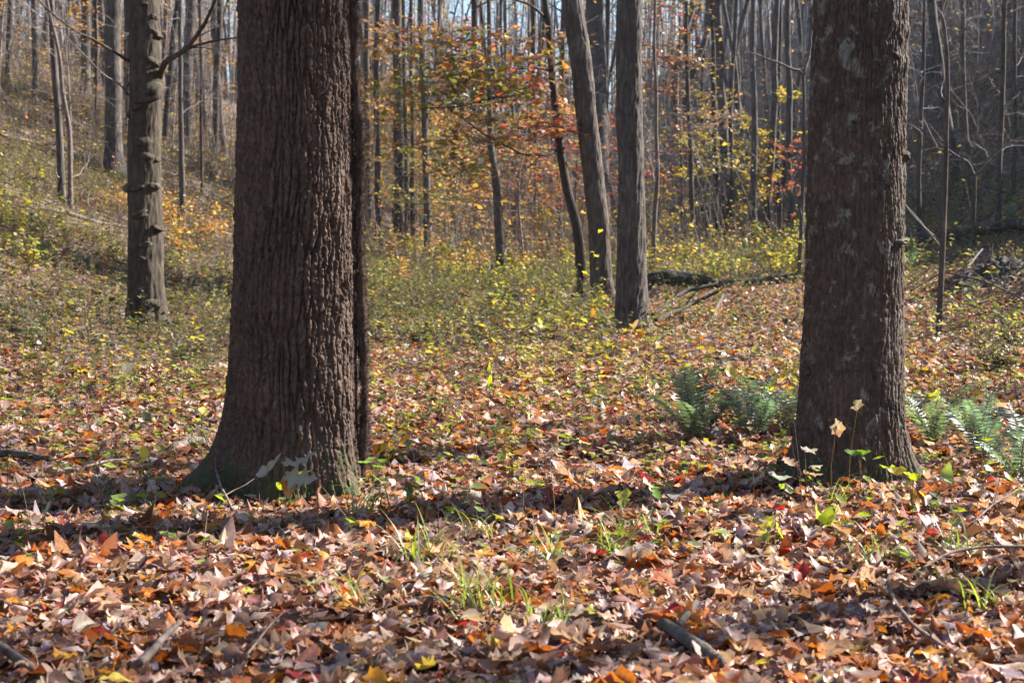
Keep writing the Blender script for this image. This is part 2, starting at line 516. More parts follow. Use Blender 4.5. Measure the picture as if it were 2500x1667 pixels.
PROTO_MID2 = [strip_leaf("oak", 7, prng, .3, .6) for _ in range(3)] + [strip_leaf("ovate", 4, prng, .35, .7) for _ in range(5)] + [quad_leaf(prng, .36, .6) for _ in range(8)]
PROTO_FAR = [quad_leaf(prng, 0.34, 0.5) for _ in range(8)]
PROTO_HERB = [strip_leaf("ovate", 5, prng, 0.35, 0.25, 0.02) for _ in range(5)]

def rot_from(nrm, yaw):
    """rotation matrices whose z axis is nrm, spun by yaw"""
    nrm = nrm / (np.linalg.norm(nrm, axis=1)[:, None] + 1e-9)
    ref = np.stack([np.cos(yaw), np.sin(yaw), np.zeros_like(yaw)], 1)
    x = ref - nrm * np.sum(ref * nrm, 1)[:, None]
    x /= np.linalg.norm(x, axis=1)[:, None] + 1e-9
    y = np.cross(nrm, x)
    return np.stack([x, y, nrm], 2)

def axes_from(xdir, nrm):
    """rotation matrices whose x axis is xdir and z axis is near nrm"""
    x = xdir / (np.linalg.norm(xdir, axis=1)[:, None] + 1e-9)
    z = nrm - x * np.sum(nrm * x, 1)[:, None]
    z /= np.linalg.norm(z, axis=1)[:, None] + 1e-9
    return np.stack([x, np.cross(z, x), z], 2)

def scatter_leaves(g, P, Rm, S, C, protos, rng):
    k = rng.integers(0, len(protos), len(P))
    for i, (V, Q, T, vc) in enumerate(protos):
        s = np.nonzero(k == i)[0]
        if not len(s): continue
        W = np.einsum('nij,vj->nvi', Rm[s], V) * S[s][:, None, None] + P[s][:, None]
        nv = len(V); off = (np.arange(len(s)) * nv)[:, None, None]
        cc = (C[s][:, None] * vc[None]).reshape(-1, 3)
        g.add(W.reshape(-1, 3), None if Q is None else (Q[None] + off).reshape(-1, 4), None if T is None else (T[None] + off).reshape(-1, 3), cc)

LITTER = np.array([(0.42, 0.27, 0.205), (0.32, 0.19, 0.14), (0.50, 0.36, 0.29), (0.23, 0.12, 0.08), (0.13, 0.07, 0.055), (0.56, 0.43, 0.37),
                   (0.50, 0.17, 0.025), (0.36, 0.11, 0.025), (0.55, 0.28, 0.035), (0.32, 0.035, 0.03), (0.30, 0.23, 0.26), (0.52, 0.46, 0.08), (0.40, 0.20, 0.17), (0.28, 0.30, 0.17)])
LWT = np.array([16, 17, 14, 16, 11, 10, 6, 9, 2.6, 1.3, 6, 1.0, 5, 0.6]); LWT = LWT / LWT.sum()

def leaf_colours(n, rng):
    c = LITTER[rng.choice(len(LITTER), n, p=LWT)]
    return c * rng.uniform(0.78, 1.2, (n, 1)) * rng.normal(1, 0.05, (n, 3))

def in_view(d, margin):
    return 0.362 * d + margin

def litter_points(d0, d1, dens, margin, rng):
    n = int((0.362 * (d1 * d1 - d0 * d0) + 2 * margin * (d1 - d0)) * dens)
    u = rng.random(n * 2); d = d0 + (d1 - d0) * u
    keep = rng.random(n * 2) < in_view(d, margin) / in_view(d1, margin)
    d = d[keep][:n]
    x = rng.uniform(-1, 1, len(d)) * in_view(d, margin)
    return x, d

TREE1 = np.array([-1.45, 9.45]); TREE2 = np.array([2.36, 9.72])

def build_litter():
    rng = np.random.default_rng(11)
    g = Geo()
    for d0, d1, dens, margin, protos, size, tilt, lift in ((3.9, 5.9, 840, 0.7, PROTO_NEAR, 0.076, 0.21, 0.07), (5.9, 9.0, 720, 0.8, PROTO_MID, 0.079, 0.22, 0.07), (9.0, 15.5, 410, 1.0, PROTO_MID2, 0.084, 0.34, 0.07),
                                                      (15.5, 27.0, 190, 1.2, PROTO_TINY, 0.095, 0.42, 0.08), (27, 50, 40, 1.5, PROTO_TINY, 0.12, 0.5, 0.1)):
        x, y = litter_points(d0, d1, dens, margin, rng)
        gone = np.zeros(len(x), bool)
        for c, r in ((TREE1, 0.40), (TREE2, 0.32)):
            gone |= np.hypot(x - c[0], y - c[1]) < r
        x, y = x[~gone], y[~gone]
        if d0 > 15:
            pxl = x / y * FPX + 1250
            k = rng.random(len(x)) < np.clip(np.where(pxl < 900, 0.28, np.where((pxl < 1450) & (y > 24), 0.4, 1.0)) * np.where(y > 27, .8, 1), 0, 1)
            x, y = x[k], y[k]
        n = len(x)
        lump = 0.5 + 0.5 * fbm(x * 2.1, y * 2.1, 2.0, 2)
        z = terrain(x, y) + rng.random(n) ** 1.4 * lift * (0.4 + 1.1 * np.clip(lump, 0, 1.2)) + 0.008
        nr = np.stack([rng.normal(0, tilt, n), rng.normal(0, tilt, n), np.ones(n)], 1)
        steep = rng.random(n) < 0.04
        nr[steep, 2] = 0.5
        flip = rng.random(n) < 0.4
        R = rot_from(nr, rng.uniform(0, 6.283, n))
        R[flip, :, 1:] *= -1
        S = size * np.exp(rng.normal(0, 0.42, n))
        S = np.clip(S, 0.03, 0.15)
        scatter_leaves(g, np.stack([x, y, z], 1), R, S, leaf_colours(n, rng), protos, rng)
    o = g.build("leaf_litter", MAT["leaf"])
    return tag(o, "brown, tan and orange fallen leaves carpeting the woodland floor", "fallen leaves", None, "stuff")
build_litter()

def build_big_leaves():
    """the largest-looking fallen leaves in front, one object each"""
    rng = np.random.default_rng(23)
    protos = []
    kinds = [("oak", 17)] * 7 + [("tulip", 10)] * 5 + [("ovate", 9)] * 6
    for i, (k, n) in enumerate(kinds):
        V, Q, T, C = strip_leaf(k, n, rng, 0.28, 0.75, 0.07, True)
        g = Geo(); g.add(V, Q, T, C)
        st = np.array([[-0.45, 0, V[2 * n, 2]], [-0.62, 0.02, V[2 * n, 2] - 0.01]])
        sticks(g, st[:1], st[1:], 0.012, 0.008, 3, (0.9, 0.85, 0.8))
        protos.append(g.mesh("leaf", MAT["leaf"]))
    for i in range(7):
        V, Q, T, C = maple_leaf(rng, 0.5)
        g = Geo(); g.add(V, Q, T, C)
        sticks(g, [[0, -0.08, 0]], [[0.05, -0.55, -0.03]], 0.012, 0.008, 3, (0.9, 0.8, 0.7))
        protos.append(g.mesh("leaf", MAT["leaf"]))
    n = 0
    while n < 296:
        d = 4.35 + 2.9 * rng.random() ** 1.15
        x = rng.uniform(-1, 1) * in_view(d, 0.05)
        z = float(terrain(x, d)) + rng.uniform(0.055, 0.10)
        o = link("leaf", protos[rng.integers(len(protos))], GROUND)
        nr = np.array([[rng.normal(0, 0.17), rng.normal(-0.1, 0.17), 1.0]])
        R = rot_from(nr, rng.uniform(0, 6.283, 1))[0]
        if rng.random() < 0.45: R[:, 1:] *= -1
        s = float(np.clip(0.092 * math.exp(rng.normal(0, 0.25)), 0.065, 0.14))
        o.matrix_world = Matrix.Translation((x, d, z)) @ Matrix(R.tolist()).to_4x4() @ Matrix.Scale(s, 4)
        c = leaf_colours(1, rng)[0]
        o.color = (*[float(v) for v in c], 1.0)
        n += 1
build_big_leaves()
# ------------------------------------------------------------------ crowns shared by tall trees
def limb_set(rng, n, z0, z1, length, r, droop=0.0, twig=9, bend=0.12):
    """limbs and twigs round a vertical axis; returns polylines and stick segments"""
    limbs = []; segs = []
    for i in range(n):
        z = z0 + (z1 - z0) * (i + rng.random()) / n
        a = rng.uniform(0, 6.283); el = rng.uniform(0.25, 0.95)
        L = length * rng.uniform(0.6, 1.15) * (1 - 0.35 * (z - z0) / max(z1 - z0, 0.1))
        d = np.array([math.cos(a) * math.cos(el), math.sin(a) * math.cos(el), math.sin(el)])
        P = wander((0, 0, z), d, L, 7, rng, bend, 0.03 - droop)
        rr = r * rng.uniform(0.55, 1.0) * np.linspace(1, 0.22, 8)
        limbs.append((P, rr))
        for k in range(twig):
            j = rng.integers(2, 8)
            dd = (P[j] - P[j - 1]); dd = dd / np.linalg.norm(dd) + rng.normal(0, 0.55, 3)
            Q = wander(P[j], dd, L * rng.uniform(0.18, 0.42), 4, rng, 0.2, 0.02)
            q = rr[j] * 0.5 * np.linspace(1, 0.3, 5)
            segs += [(Q[m], Q[m + 1], q[m], q[m + 1]) for m in range(4)]
            for t in range(3):
                m = rng.integers(1, 5)
                d3 = (Q[m] - Q[m - 1]); d3 = d3 / np.linalg.norm(d3) + rng.normal(0, 0.6, 3)
                W = wander(Q[m], d3, L * rng.uniform(0.06, 0.16), 2, rng, 0.2)
                segs += [(W[e], W[e + 1], q[m] * 0.55, q[m] * 0.4) for e in range(2)]
    return limbs, segs

def add_segs(g, segs, ns=3, col=None):
    if not segs: return
    a = np.array([s[0] for s in segs]); b = np.array([s[1] for s in segs])
    sticks(g, a, b, np.array([s[2] for s in segs]), np.array([s[3] for s in segs]), ns, col)

def crown_mesh(seed):
    rng = np.random.default_rng(seed)
    limbs, segs = limb_set(rng, 13, 0.0, 7.5, 4.6, 0.055, 0.0, 8)
    g = Geo()
    for P, r in limbs: tube(g, P, r, 6)
    add_segs(g, segs)
    me = g.mesh("crown", MAT["twig"])
    ends = np.array([s[1] for s in segs])
    return me, ends
CROWNS = [crown_mesh(100 + i) for i in range(5)]

def canopy_leaves(ends, n, seed, cols, size=0.11):
    rng = np.random.default_rng(seed)
    P = ends[rng.integers(0, len(ends), n)] + rng.normal(0, 0.09, (n, 3))
    R = rot_from(np.stack([rng.normal(0, .6, n), rng.normal(0, .6, n), np.ones(n)], 1), rng.uniform(0, 6.28, n))
    c = np.array(cols)[rng.integers(0, len(cols), n)] * rng.uniform(.75, 1.2, (n, 1))
    g = Geo(); scatter_leaves(g, P, R, rng.uniform(.7, 1.3, n) * size, c, PROTO_TINY, rng)
    return g.mesh("foliage", MAT["autumn"])
AMBER = [(0.50, 0.29, 0.07), (0.43, 0.22, 0.06), (0.48, 0.34, 0.09), (0.36, 0.23, 0.10), (0.48, 0.24, 0.14)]
YELLOW = [(0.55, 0.45, 0.06), (0.50, 0.38, 0.05), (0.38, 0.40, 0.07), (0.58, 0.40, 0.05)]
RED = [(0.52, 0.11, 0.06), (0.45, 0.08, 0.05), (0.55, 0.18, 0.08), (0.38, 0.06, 0.04)]
OLIVE = [(0.20, 0.24, 0.04), (0.28, 0.30, 0.05), (0.36, 0.34, 0.05), (0.16, 0.20, 0.04)]
CROWN_LEAVES = [canopy_leaves(CROWNS[i][1], 1900, 40 + i, c, 0.14) for i, c in enumerate((AMBER, YELLOW, AMBER, RED, OLIVE))]

def add_crown(tree, loc_local, scale, k, lean=(0, 0), leaves=True):
    c = link("crown", CROWNS[k % 5][0], tree, loc_local)
    c.rotation_euler = (lean[0], lean[1], random.uniform(0, 6.28)); c.scale = (scale, scale, scale)
    if leaves:
        link("foliage", CROWN_LEAVES[k % 5], c)
    return c

# ------------------------------------------------------------------ the two big trunks in front
def smooth(a, b, t):
    t = np.clip((t - a) / (b - a), 0, 1); return t * t * (3 - 2 * t)

def big_trunk(base, prof, flare, roots, bark, seed, top=19.0, ns=300, dz=0.0066, vis=3.5):
    """prof: list of (height, centre offset x, radius); roots: (angle, reach, spread)"""
    z = np.concatenate([np.arange(-0.25, vis, dz), np.arange(vis, top, 0.25)])
    hz = [p[0] for p in prof]
    cx = np.interp(z, hz, [p[1] for p in prof]); r0 = np.interp(z, hz, [p[2] for p in prof])
    k = np.ones(41) / 41
    npad = 20
    def sm(a):
        n = int((vis + 0.25) / dz)
        b = np.pad(a[:n], npad, mode='edge'); a = a.copy(); a[:n] = np.convolve(b, k, 'valid'); return a
    cx, r0 = sm(cx), sm(r0)
    # closer spacing on the side that faces the clearing
    fa = np.linspace(0, 2 * math.pi, 2000)
    dn = np.where(np.abs(np.angle(np.exp(1j * (fa + math.pi / 2)))) < 1.75, 2.4, 0.6)
    cum = np.concatenate([[0], np.cumsum(dn)[:-1]]); cum = cum / (cum[-1] + dn[-1])
    th = np.interp(np.linspace(0, 1, ns, endpoint=False), cum, fa)
    TH, Z = np.meshgrid(th, z)
    R = np.repeat(r0[:, None], ns, 1)
    fl = flare * np.exp(-np.maximum(Z, -0.05) / 0.17)
    R = R + fl
    for a, reach, spread, fall in roots:
        da = np.angle(np.exp(1j * (TH - a)))
        R = R + reach * np.exp(-(da / spread) ** 2) * np.exp(-np.maximum(Z, -0.1) / fall)
    rr0 = r0.mean()
    ux, uy = np.cos(TH) * rr0, np.sin(TH) * rr0
    R = R * (1 + 0.02 * vnoise(ux * 3, uy * 3, Z * 0.8 + seed) + 0.012 * vnoise(ux * 8, uy * 8, Z * 2 + seed))
    d = bark(ux, uy, Z, TH)
    R = R + d
    V = np.stack([cx[:, None] + R * np.cos(TH), R * np.sin(TH), Z], -1).reshape(-1, 3)
    M = len(z)
    i = np.arange(M - 1)[:, None]; j = np.arange(ns)[None]
    a = i * ns + j; b = i * ns + (j + 1) % ns
    return V, np.stack([a, b, b + ns, a + ns], -1).reshape(-1, 4)

def plates(TH, Z, nc, rows, seed, warp, jit=0.9):
    """distance to the crack between neighbouring long bark plates, as they run round the trunk"""
    a = TH / (2 * math.pi) * nc + warp; v = Z * rows + 0.0
    ia = np.floor(a).astype(np.int64); iv = np.floor(v).astype(np.int64)
    f1 = np.full(a.shape, 9.0); f2 = np.full(a.shape, 9.0); cell = np.zeros(a.shape)
    for da in (-2, -1, 0, 1, 2):
        for dv in (-1, 0, 1):
            ca = ia + da; cv = iv + dv; w = np.mod(ca, nc)
            h1 = _h(w, cv + 500, np.full_like(w, seed)); h2 = _h(w, cv + 500, np.full_like(w, seed + 9)); h3 = _h(w, cv + 500, np.full_like(w, seed + 5))
            d = np.sqrt((ca + 0.5 + jit * (h1 - .5) - a) ** 2 + ((cv + 0.5 + 1.0 * (h2 - .5) - v) * 1.25) ** 2)
            near = d < f1
            f2 = np.where(near, f1, np.minimum(f2, d)); cell = np.where(near, h3, cell); f1 = np.where(near, d, f1)
    return f2 - f1, cell

def furrowed(ux, uy, Z, TH):
    """deep interlacing furrows between long rough plates"""
    w = 0.7 * vnoise(ux * 3, uy * 3, Z * 0.9) + 0.22 * vnoise(ux * 12, uy * 12, Z * 6) + 0.17 * vnoise(ux * 30, uy * 30, Z * 26)
    e1, c1 = plates(TH, Z, 70, 2.1, 3, w, 1.0)
    e2, c2 = plates(TH, Z, 96, 11.0, 21, w * 1.6 + .5 * vnoise(ux * 40, uy * 40, Z * 34))
    wid = 0.13 + 0.09 * vnoise(ux * 8, uy * 8, Z * 5)
    g1 = 1 - smooth(0.02, wid + .1, e1); g2 = 1 - smooth(0.0, 0.22, e2)
    amp = smooth(0.02, 0.6, Z) * 0.6 + 0.4
    amp = amp * (0.7 + 0.45 * smooth(-.5, .5, vnoise(ux * 4, uy * 4, Z * 2.5 + 8)))
    fine = 0.0055 * vnoise(ux * 95, uy * 95, Z * 85) + 0.005 * vnoise(ux * 36, uy * 36, Z * 26)
    return amp * (-0.032 * g1 - 0.008 * g2 + 0.010 * (c1 - .5) + .005 * (c2 - .5)) + fine

def ridged(ux, uy, Z, TH):
    """narrow, shallower ridges, flaking in places"""
    w = 0.7 * vnoise(ux * 4, uy * 4, Z * 1.2) + 0.25 * vnoise(ux * 14, uy * 14, Z * 7) + .15 * vnoise(ux * 30, uy * 30, Z * 26)
    e1, c1 = plates(TH, Z, 76, 2.6, 77, w, 1.0); e2, c2 = plates(TH, Z, 100, 13.0, 31, w * 1.4)
    g1 = 1 - smooth(0.0, 0.3, e1); g2 = 1 - smooth(0.0, 0.2, e2)
    br = smooth(-0.4, 0.4, vnoise(ux * 6, uy * 6, Z * 2.5 + 40))
    fine = 0.0028 * vnoise(ux * 75, uy * 75, Z * 50) + 0.004 * vnoise(ux * 30, uy * 30, Z * 17)
    sw = 0.007 * smooth(0.2, 0.8, vnoise(ux * 9, uy * 9, Z * 9 + 60))
    return (-0.017 * g1 - .008 * g2 + .008 * (c1 - .5)) * (0.55 + 0.45 * br) + fine + sw

# the furrowed tree with the vine
b1 = on_ground(716, 1203)
TREE1[:] = b1[:2]
d1 = b1[1]; K1 = d1 / FPX
def prof_from(rows, base, dep):
    out = []
    for py, l, r in rows:
        p = at((l + r) / 2, py, dep)
        out.append((p[2] - base[2], p[0] - base[0], (r - l) / 2 * dep / FPX))
    out.sort()
    hi = out[-1]
    out.append((hi[0] + 14, hi[1] * 1.0, hi[2] * 0.45))
    out.insert(0, (-1.0, out[0][1], out[0][2]))
    return out
t1 = empty("furrowed_tree", tuple(b1), "thick tree with deeply furrowed brown bark, mossy foot and a hairy vine up one side", "tree")
prof1 = prof_from([(0, 584, 858), (300, 579, 862), (600, 573, 867), (800, 566, 871), (930, 562, 874), (1030, 562, 874), (1130, 562, 876), (1203, 566, 876)], b1, d1)
V, Q = big_trunk(b1, prof1, 0.035, [(math.pi * 1.06, 0.42, 0.34, 0.20), (math.pi * 1.45, 0.10, 0.35, 0.22), (math.pi * 1.78, 0.12, 0.3, 0.20), (0.9, 0.2, 0.4, 0.2), (2.2, 0.2, 0.4, 0.2)], furrowed, 1.0)
g = Geo(); g.add(V, Q); g.build("trunk", MAT["bark_furrowed"], t1)
add_crown(t1, (prof1[-1][1], 0, 10.0), 1.3, 0)

# the vine: a hairy stem tight against the trunk
vrows = [(0, 865), (150, 869), (300, 873), (450, 879), (600, 882), (750, 884), (850, 884), (950, 886), (1050, 886), (1130, 884), (1205, 880)]
rng = np.random.default_rng(5)
vp = []
for py, px in vrows:
    p = at(px, py, d1 - 0.02); vp.append(p)
topd = vp[0] - vp[1]
vp = [vp[0] + topd * k + np.array([0.02 * k, 0, 0]) for k in (24, 18, 12, 8, 5, 3, 2, 1)] + vp
vp.append(vp[-1] + np.array([-0.01, 0, -0.2]))
vp = np.array(vp)[::-1]
s = np.concatenate([[0], np.cumsum(np.linalg.norm(np.diff(vp, axis=0), axis=1))])
ss = np.concatenate([np.arange(0, 3.8, 0.02), np.arange(3.8, s[-1], 0.2)])
VP = np.stack([np.interp(ss, s, vp[:, i]) for i in range(3)], 1)
VP[:, 0] += 0.012 * vnoise(ss * 3, 1.0) + 0.016 * vnoise(ss * 1.1, 9.0); VP[:, 1] += 0.01 * vnoise(ss * 2.5, 7.0)
vr = 0.027 + 0.008 * vnoise(ss * 4, 3.0) + .007 * vnoise(ss * 13, 5.0)
vine = empty("climbing_vine", tuple(VP[0] + np.array([0, 0, 0.2])), "dark hairy vine stem clinging up the furrowed trunk", "vine")
VL = VP - np.array(vine.location)
g = Geo(); tube(g, VL, vr, 14, None, lambda th, al, r: 0.006 * vnoise(np.cos(th) * 3, np.sin(th) * 3, al * 22)); g.build("stem", MAT["vine"], vine)
n = 12000
k = rng.integers(0, 190, n); a = rng.uniform(0, 6.283, n)
o0 = VL[k] + np.stack([np.cos(a), np.sin(a), 0 * a], 1) * vr[k][:, None]
o0[:, 2] += rng.normal(0, .012, n)
dirn = np.stack([np.cos(a), np.sin(a), rng.normal(0, .7, n)], 1) + rng.normal(0, .35, (n, 3))
o1 = o0 + dirn * rng.uniform(0.006, 0.038, n)[:, None]
g = Geo(); sticks(g, o0, o1, 0.0012, 0.0006, 3); g.build("rootlets", MAT["vine"], vine)

# the lichen-spotted tree
b2 = on_ground(2083, 1178)
TREE2[:] = b2[:2]
d2 = b2[1]
t2 = empty("lichen_tree", tuple(b2), "thick tree with fine grey-brown bark, pale lichen spots and mossy foot beside ferns", "tree")
prof2 = prof_from([(0, 1990, 2213), (300, 1978, 2207), (600, 1968, 2205), (800, 1960, 2203), (1000, 1952, 2202), (1178, 1955, 2203)], b2, d2)
V, Q = big_trunk(b2, prof2, 0.03, [(math.pi * 1.05, 0.20, 0.42, 0.20), (math.pi * 1.93, 0.16, 0.35, 0.16), (math.pi * 1.4, 0.05, 0.3, 0.2), (1.0, 0.15, 0.4, 0.2), (2.2, 0.15, 0.4, 0.2)], ridged, 4.0, 19.0, 240, 0.0088)
g = Geo(); g.add(V, Q); trunk2 = g.build("trunk", MAT["bark_lichen"], t2)
add_crown(t2, (prof2[-1][1], 0, 10.5), 1.2, 3)

def knob(parent, p, out, size, mat, seed, name="burl", flat=0.6, droop=0.0):
    """a lumpy woody swelling with a sunken eye, facing along out"""
    rng = np.random.default_rng(seed)
    nu, nv = 16, 10
    u = np.linspace(0, 2 * math.pi, nu, endpoint=False); v = np.linspace(0.0, math.pi, nv)
    U, W = np.meshgrid(u, v)
    x = np.cos(W); y = np.sin(W) * np.cos(U); z = np.sin(W) * np.sin(U)
    r = 1 + 0.38 * vnoise(y * 1.7 + seed, z * 1.7, x * 1.7) + 0.16 * vnoise(y * 4 + seed, z * 4, x * 4) - 0.35 * np.exp(-((y + 0.05) ** 2 + (z - 0.1) ** 2) / 0.06) * (x > 0)
    wy = rng.uniform(.75, 1.5); P = np.stack([x * r * flat * size, y * r * size * wy, z * r * size * rng.uniform(0.38, 0.75) + droop * x * size + .15 * size * wy * y * rng.normal(0, 1)], -1).reshape(-1, 3)
    o = np.array(out, float); o /= np.linalg.norm(o)
    yv = np.cross([0, 0, 1.0], o); yv /= np.linalg.norm(yv); zv = np.cross(o, yv)
    P = P @ np.stack([o, yv, zv]) + np.array(p)
    i = np.arange(nv - 1)[:, None]; j = np.arange(nu)[None]
    a = i * nu + j; b = i * nu + (j + 1) % nu
    g = Geo(); g.add(P, np.stack([a, b, b + nu, a + nu], -1).reshape(-1, 4))
    return g.build(name, mat, parent)
for i, (px, py, s_) in enumerate(((2181, 592, 0.050), (2205, 385, 0.045), (1952, 905, 0.04), (2167, 150, 0.025))):
    p = at(px, py, d2); zl = p[2] - b2[2]
    cxl = np.interp(zl, [q[0] for q in prof2], [q[1] for q in prof2]); rl = np.interp(zl, [q[0] for q in prof2], [q[2] for q in prof2])
    off = np.clip((p[0] - b2[0] - cxl) / rl, -0.97, 0.97)
    o = np.array([off, -math.sqrt(1 - off * off), 0])
    knob(t2, np.array([cxl, 0, zl]) + o * rl * 0.985, o, s_, MAT["bark_lichen"], 60 + i, "knot", 0.75)

# ------------------------------------------------------------------ measured trees: pixel outline from foot to top
def measured_tree(name, pts, label, bark="bark_plain", cat="tree", depth=None, height=17.0, group=None, crown=None, flare=0.35, twigs=0, ns=None, cscale=None, leaves=True, broken=False, foot=True):
    """pts: (px, py, width px) from the foot upward; the first one stands on the ground"""
    if depth is None:
        b = on_ground(pts[0][0], pts[0][1])
    else:
        b = at(pts[0][0], pts[0][1], depth)
        b[2] = float(terrain(b[0], b[1])) if foot else b[2]
    dep = b[1]
    seed = int(abs(pts[0][0] * 7 + pts[0][1] * 13)) % 9973
    rng = np.random.default_rng(seed)
    P = [at(x, y, dep) for x, y, w in pts]; P[0] = b.copy()
    R = [w / 2 * dep / FPX for x, y, w in pts]
    if not broken:
        dirv = P[-1] - P[-2]; dirv /= np.linalg.norm(dirv)
        cur = P[-1].copy(); r = R[-1]
        H = b[2] + height
        while cur[2] < H:
            dirv = dirv * 0.75 + np.array([0, 0, 0.25]); dirv /= np.linalg.norm(dirv)
            cur = cur + dirv * 1.2; r = r * 0.955
            P.append(cur.copy()); R.append(max(r, 0.02))
    P = np.array(P); R = np.array(R)
    P = np.concatenate([[P[0] - np.array([0, 0, 0.35])], P]); R = np.concatenate([[R[0]], R])
    s = np.concatenate([[0], np.cumsum(np.linalg.norm(np.diff(P, axis=0), axis=1))])
    near = dep < 34
    step = 0.05 if near else 0.16
    vis_top = s[min(len(pts), len(s) - 1)] + 0.5
    ss = np.concatenate([np.arange(0, vis_top, step), np.arange(vis_top, s[-1], 0.6)]) if s[-1] > vis_top else np.arange(0, s[-1], step)
    # smooth path
    PP = np.stack([np.interp(ss, s, P[:, i]) for i in range(3)], 1); RR = np.interp(ss, s, R)
    kk = max(3, int(0.7 / step)) | 1
    for _ in range(2):
        for arr in (PP[:, 0], PP[:, 1], RR):
            pad = np.pad(arr, kk // 2, mode='edge')
            m = np.convolve(pad, np.ones(kk) / kk, 'valid')
            w = np.clip(np.minimum(np.arange(len(arr)), np.arange(len(arr))[::-1]) / kk, 0, 1)
            arr[:] = arr * (1 - w) + m * w
    hh = PP[:, 2] - b[2]
    wob = min(np.mean(R[:2]) * 0.35, 0.03)
    PP[:, 0] += wob * vnoise(hh * 0.9, seed * 0.37) * np.clip(hh / 2, 0, 1); PP[:, 1] += wob * 2 * vnoise(hh * 0.5, seed * 0.37 + 50) * np.clip(hh / 2, 0, 1)
    RR = RR * (1 + flare * np.exp(-np.maximum(hh, 0) / (0.5 * RR[0] * 2)))
    barky = near and R[0] > 0.15
    if barky: ns = 66
    elif ns is None: ns = 36 if near and R[0] > 0.1 else (14 if near else 10)
    L = PP - b
    t = empty(name, tuple(b), label, cat, group)
    g = Geo()
    am = 0.06 if near else 0.05
    def rough(th, al, r):
        if not barky: return 0.0
        ux, uy = np.cos(th) * .25, np.sin(th) * .25
        w = .6 * vnoise(ux * 4, uy * 4, al * 1.2 + seed) + .25 * vnoise(ux * 14, uy * 14, al * 7)
        e, c = plates(th, al, 40, 2.2, seed, w, 1.0)
        return -0.016 * (1 - smooth(0, .3, e)) + .007 * (c - .5) + .004 * vnoise(ux * 40, uy * 40, al * 16)
    tube(g, L, RR, ns, None, lambda th, al, r: r * (am * vnoise(np.cos(th) * 1.6, np.sin(th) * 1.6, al * 1.1 + seed) + 0.45 * am * vnoise(np.cos(th) * 5, np.sin(th) * 5, al * 2.2 + seed)
                                                   + 0.10 * np.exp(-np.maximum(al - 0.35, 0) / 0.35) * np.cos(th * 4 + seed)) + rough(th, al, r))
    g.build("trunk", MAT[bark], t)
    if twigs:
        for i in range(twigs):
            segs = []
            k = rng.integers(int(len(L) * 0.12), max(int(len(L) * 0.8), int(len(L) * 0.12) + 2))
            a = rng.uniform(0, 6.283)
            Lg = rng.uniform(0.5, 1.8) * (1 if dep < 45 else 1.4)
            W = wander(L[k], (math.cos(a), math.sin(a), rng.uniform(-0.1, 0.8)), Lg, 6, rng, 0.2, 0.02)
            r0 = min(RR[k] * 0.28, 0.018)
            segs += [(W[e], W[e + 1], r0 * (1 - e / 7), r0 * (1 - (e + 1) / 7)) for e in range(6)]
            for q in range(5):
                e = rng.integers(2, 7); dd = W[e] - W[e - 1]; dd = dd / np.linalg.norm(dd) + rng.normal(0, .6, 3)
                X = wander(W[e], dd, Lg * rng.uniform(.15, .4), 3, rng, .25)
                segs += [(X[m], X[m + 1], r0 * 0.4, r0 * 0.25) for m in range(3)]
            gg = Geo(); add_segs(gg, segs, 3)
            gg.build("branch", MAT["twig"], t)
    if crown is not None:
        ktop = np.searchsorted(hh, height * 0.55)
        ktop = min(ktop, len(L) - 1)
        sc = cscale if cscale else np.clip(RR[0] / 0.22, 0.55, 1.25)
        add_crown(t, tuple(L[ktop]), sc, crown, leaves=leaves)
    return t, b, L, RR

def limb(tree, base, pts, dep, mat, name="branch", twigs=6, seed=1, fork=None):
    """a branch from pixel points at given depths: (px, py, width, depth)"""
    rng = np.random.default_rng(seed)
    P = np.array([at(x, y, d) for x, y, w, d in pts]) - base
    R = np.array([w / 2 * d / FPX for x, y, w, d in pts])
    s = np.concatenate([[0], np.cumsum(np.linalg.norm(np.diff(P, axis=0), axis=1))])
    ss = np.linspace(0, s[-1], max(10, int(s[-1] / 0.12)))
    PP = np.stack([np.interp(ss, s, P[:, i]) for i in range(3)], 1); RR = np.interp(ss, s, R)
    PP += np.stack([0.02 * vnoise(ss * 3, seed + 0.5), 0.04 * vnoise(ss * 2, seed + 9.5), 0.02 * vnoise(ss * 3, seed + 4.5)], 1)
    g = Geo(); tube(g, PP, RR, 8)
    segs = []
    for i in range(twigs):
        k = rng.integers(len(PP) // 5, len(PP))
        dd = PP[k] - PP[k - 1]; dd = dd / np.linalg.norm(dd) + rng.normal(0, 0.6, 3)
        W = wander(PP[k], dd, rng.uniform(0.3, 1.1), 5, rng, .22)
        r0 = RR[k] * 0.45
        segs += [(W[e], W[e + 1], r0 * (1 - e / 6), r0 * (1 - (e + 1) / 6)) for e in range(5)]
    add_segs(g, segs)
    g.build(name, mat, tree)
    return PP, RR

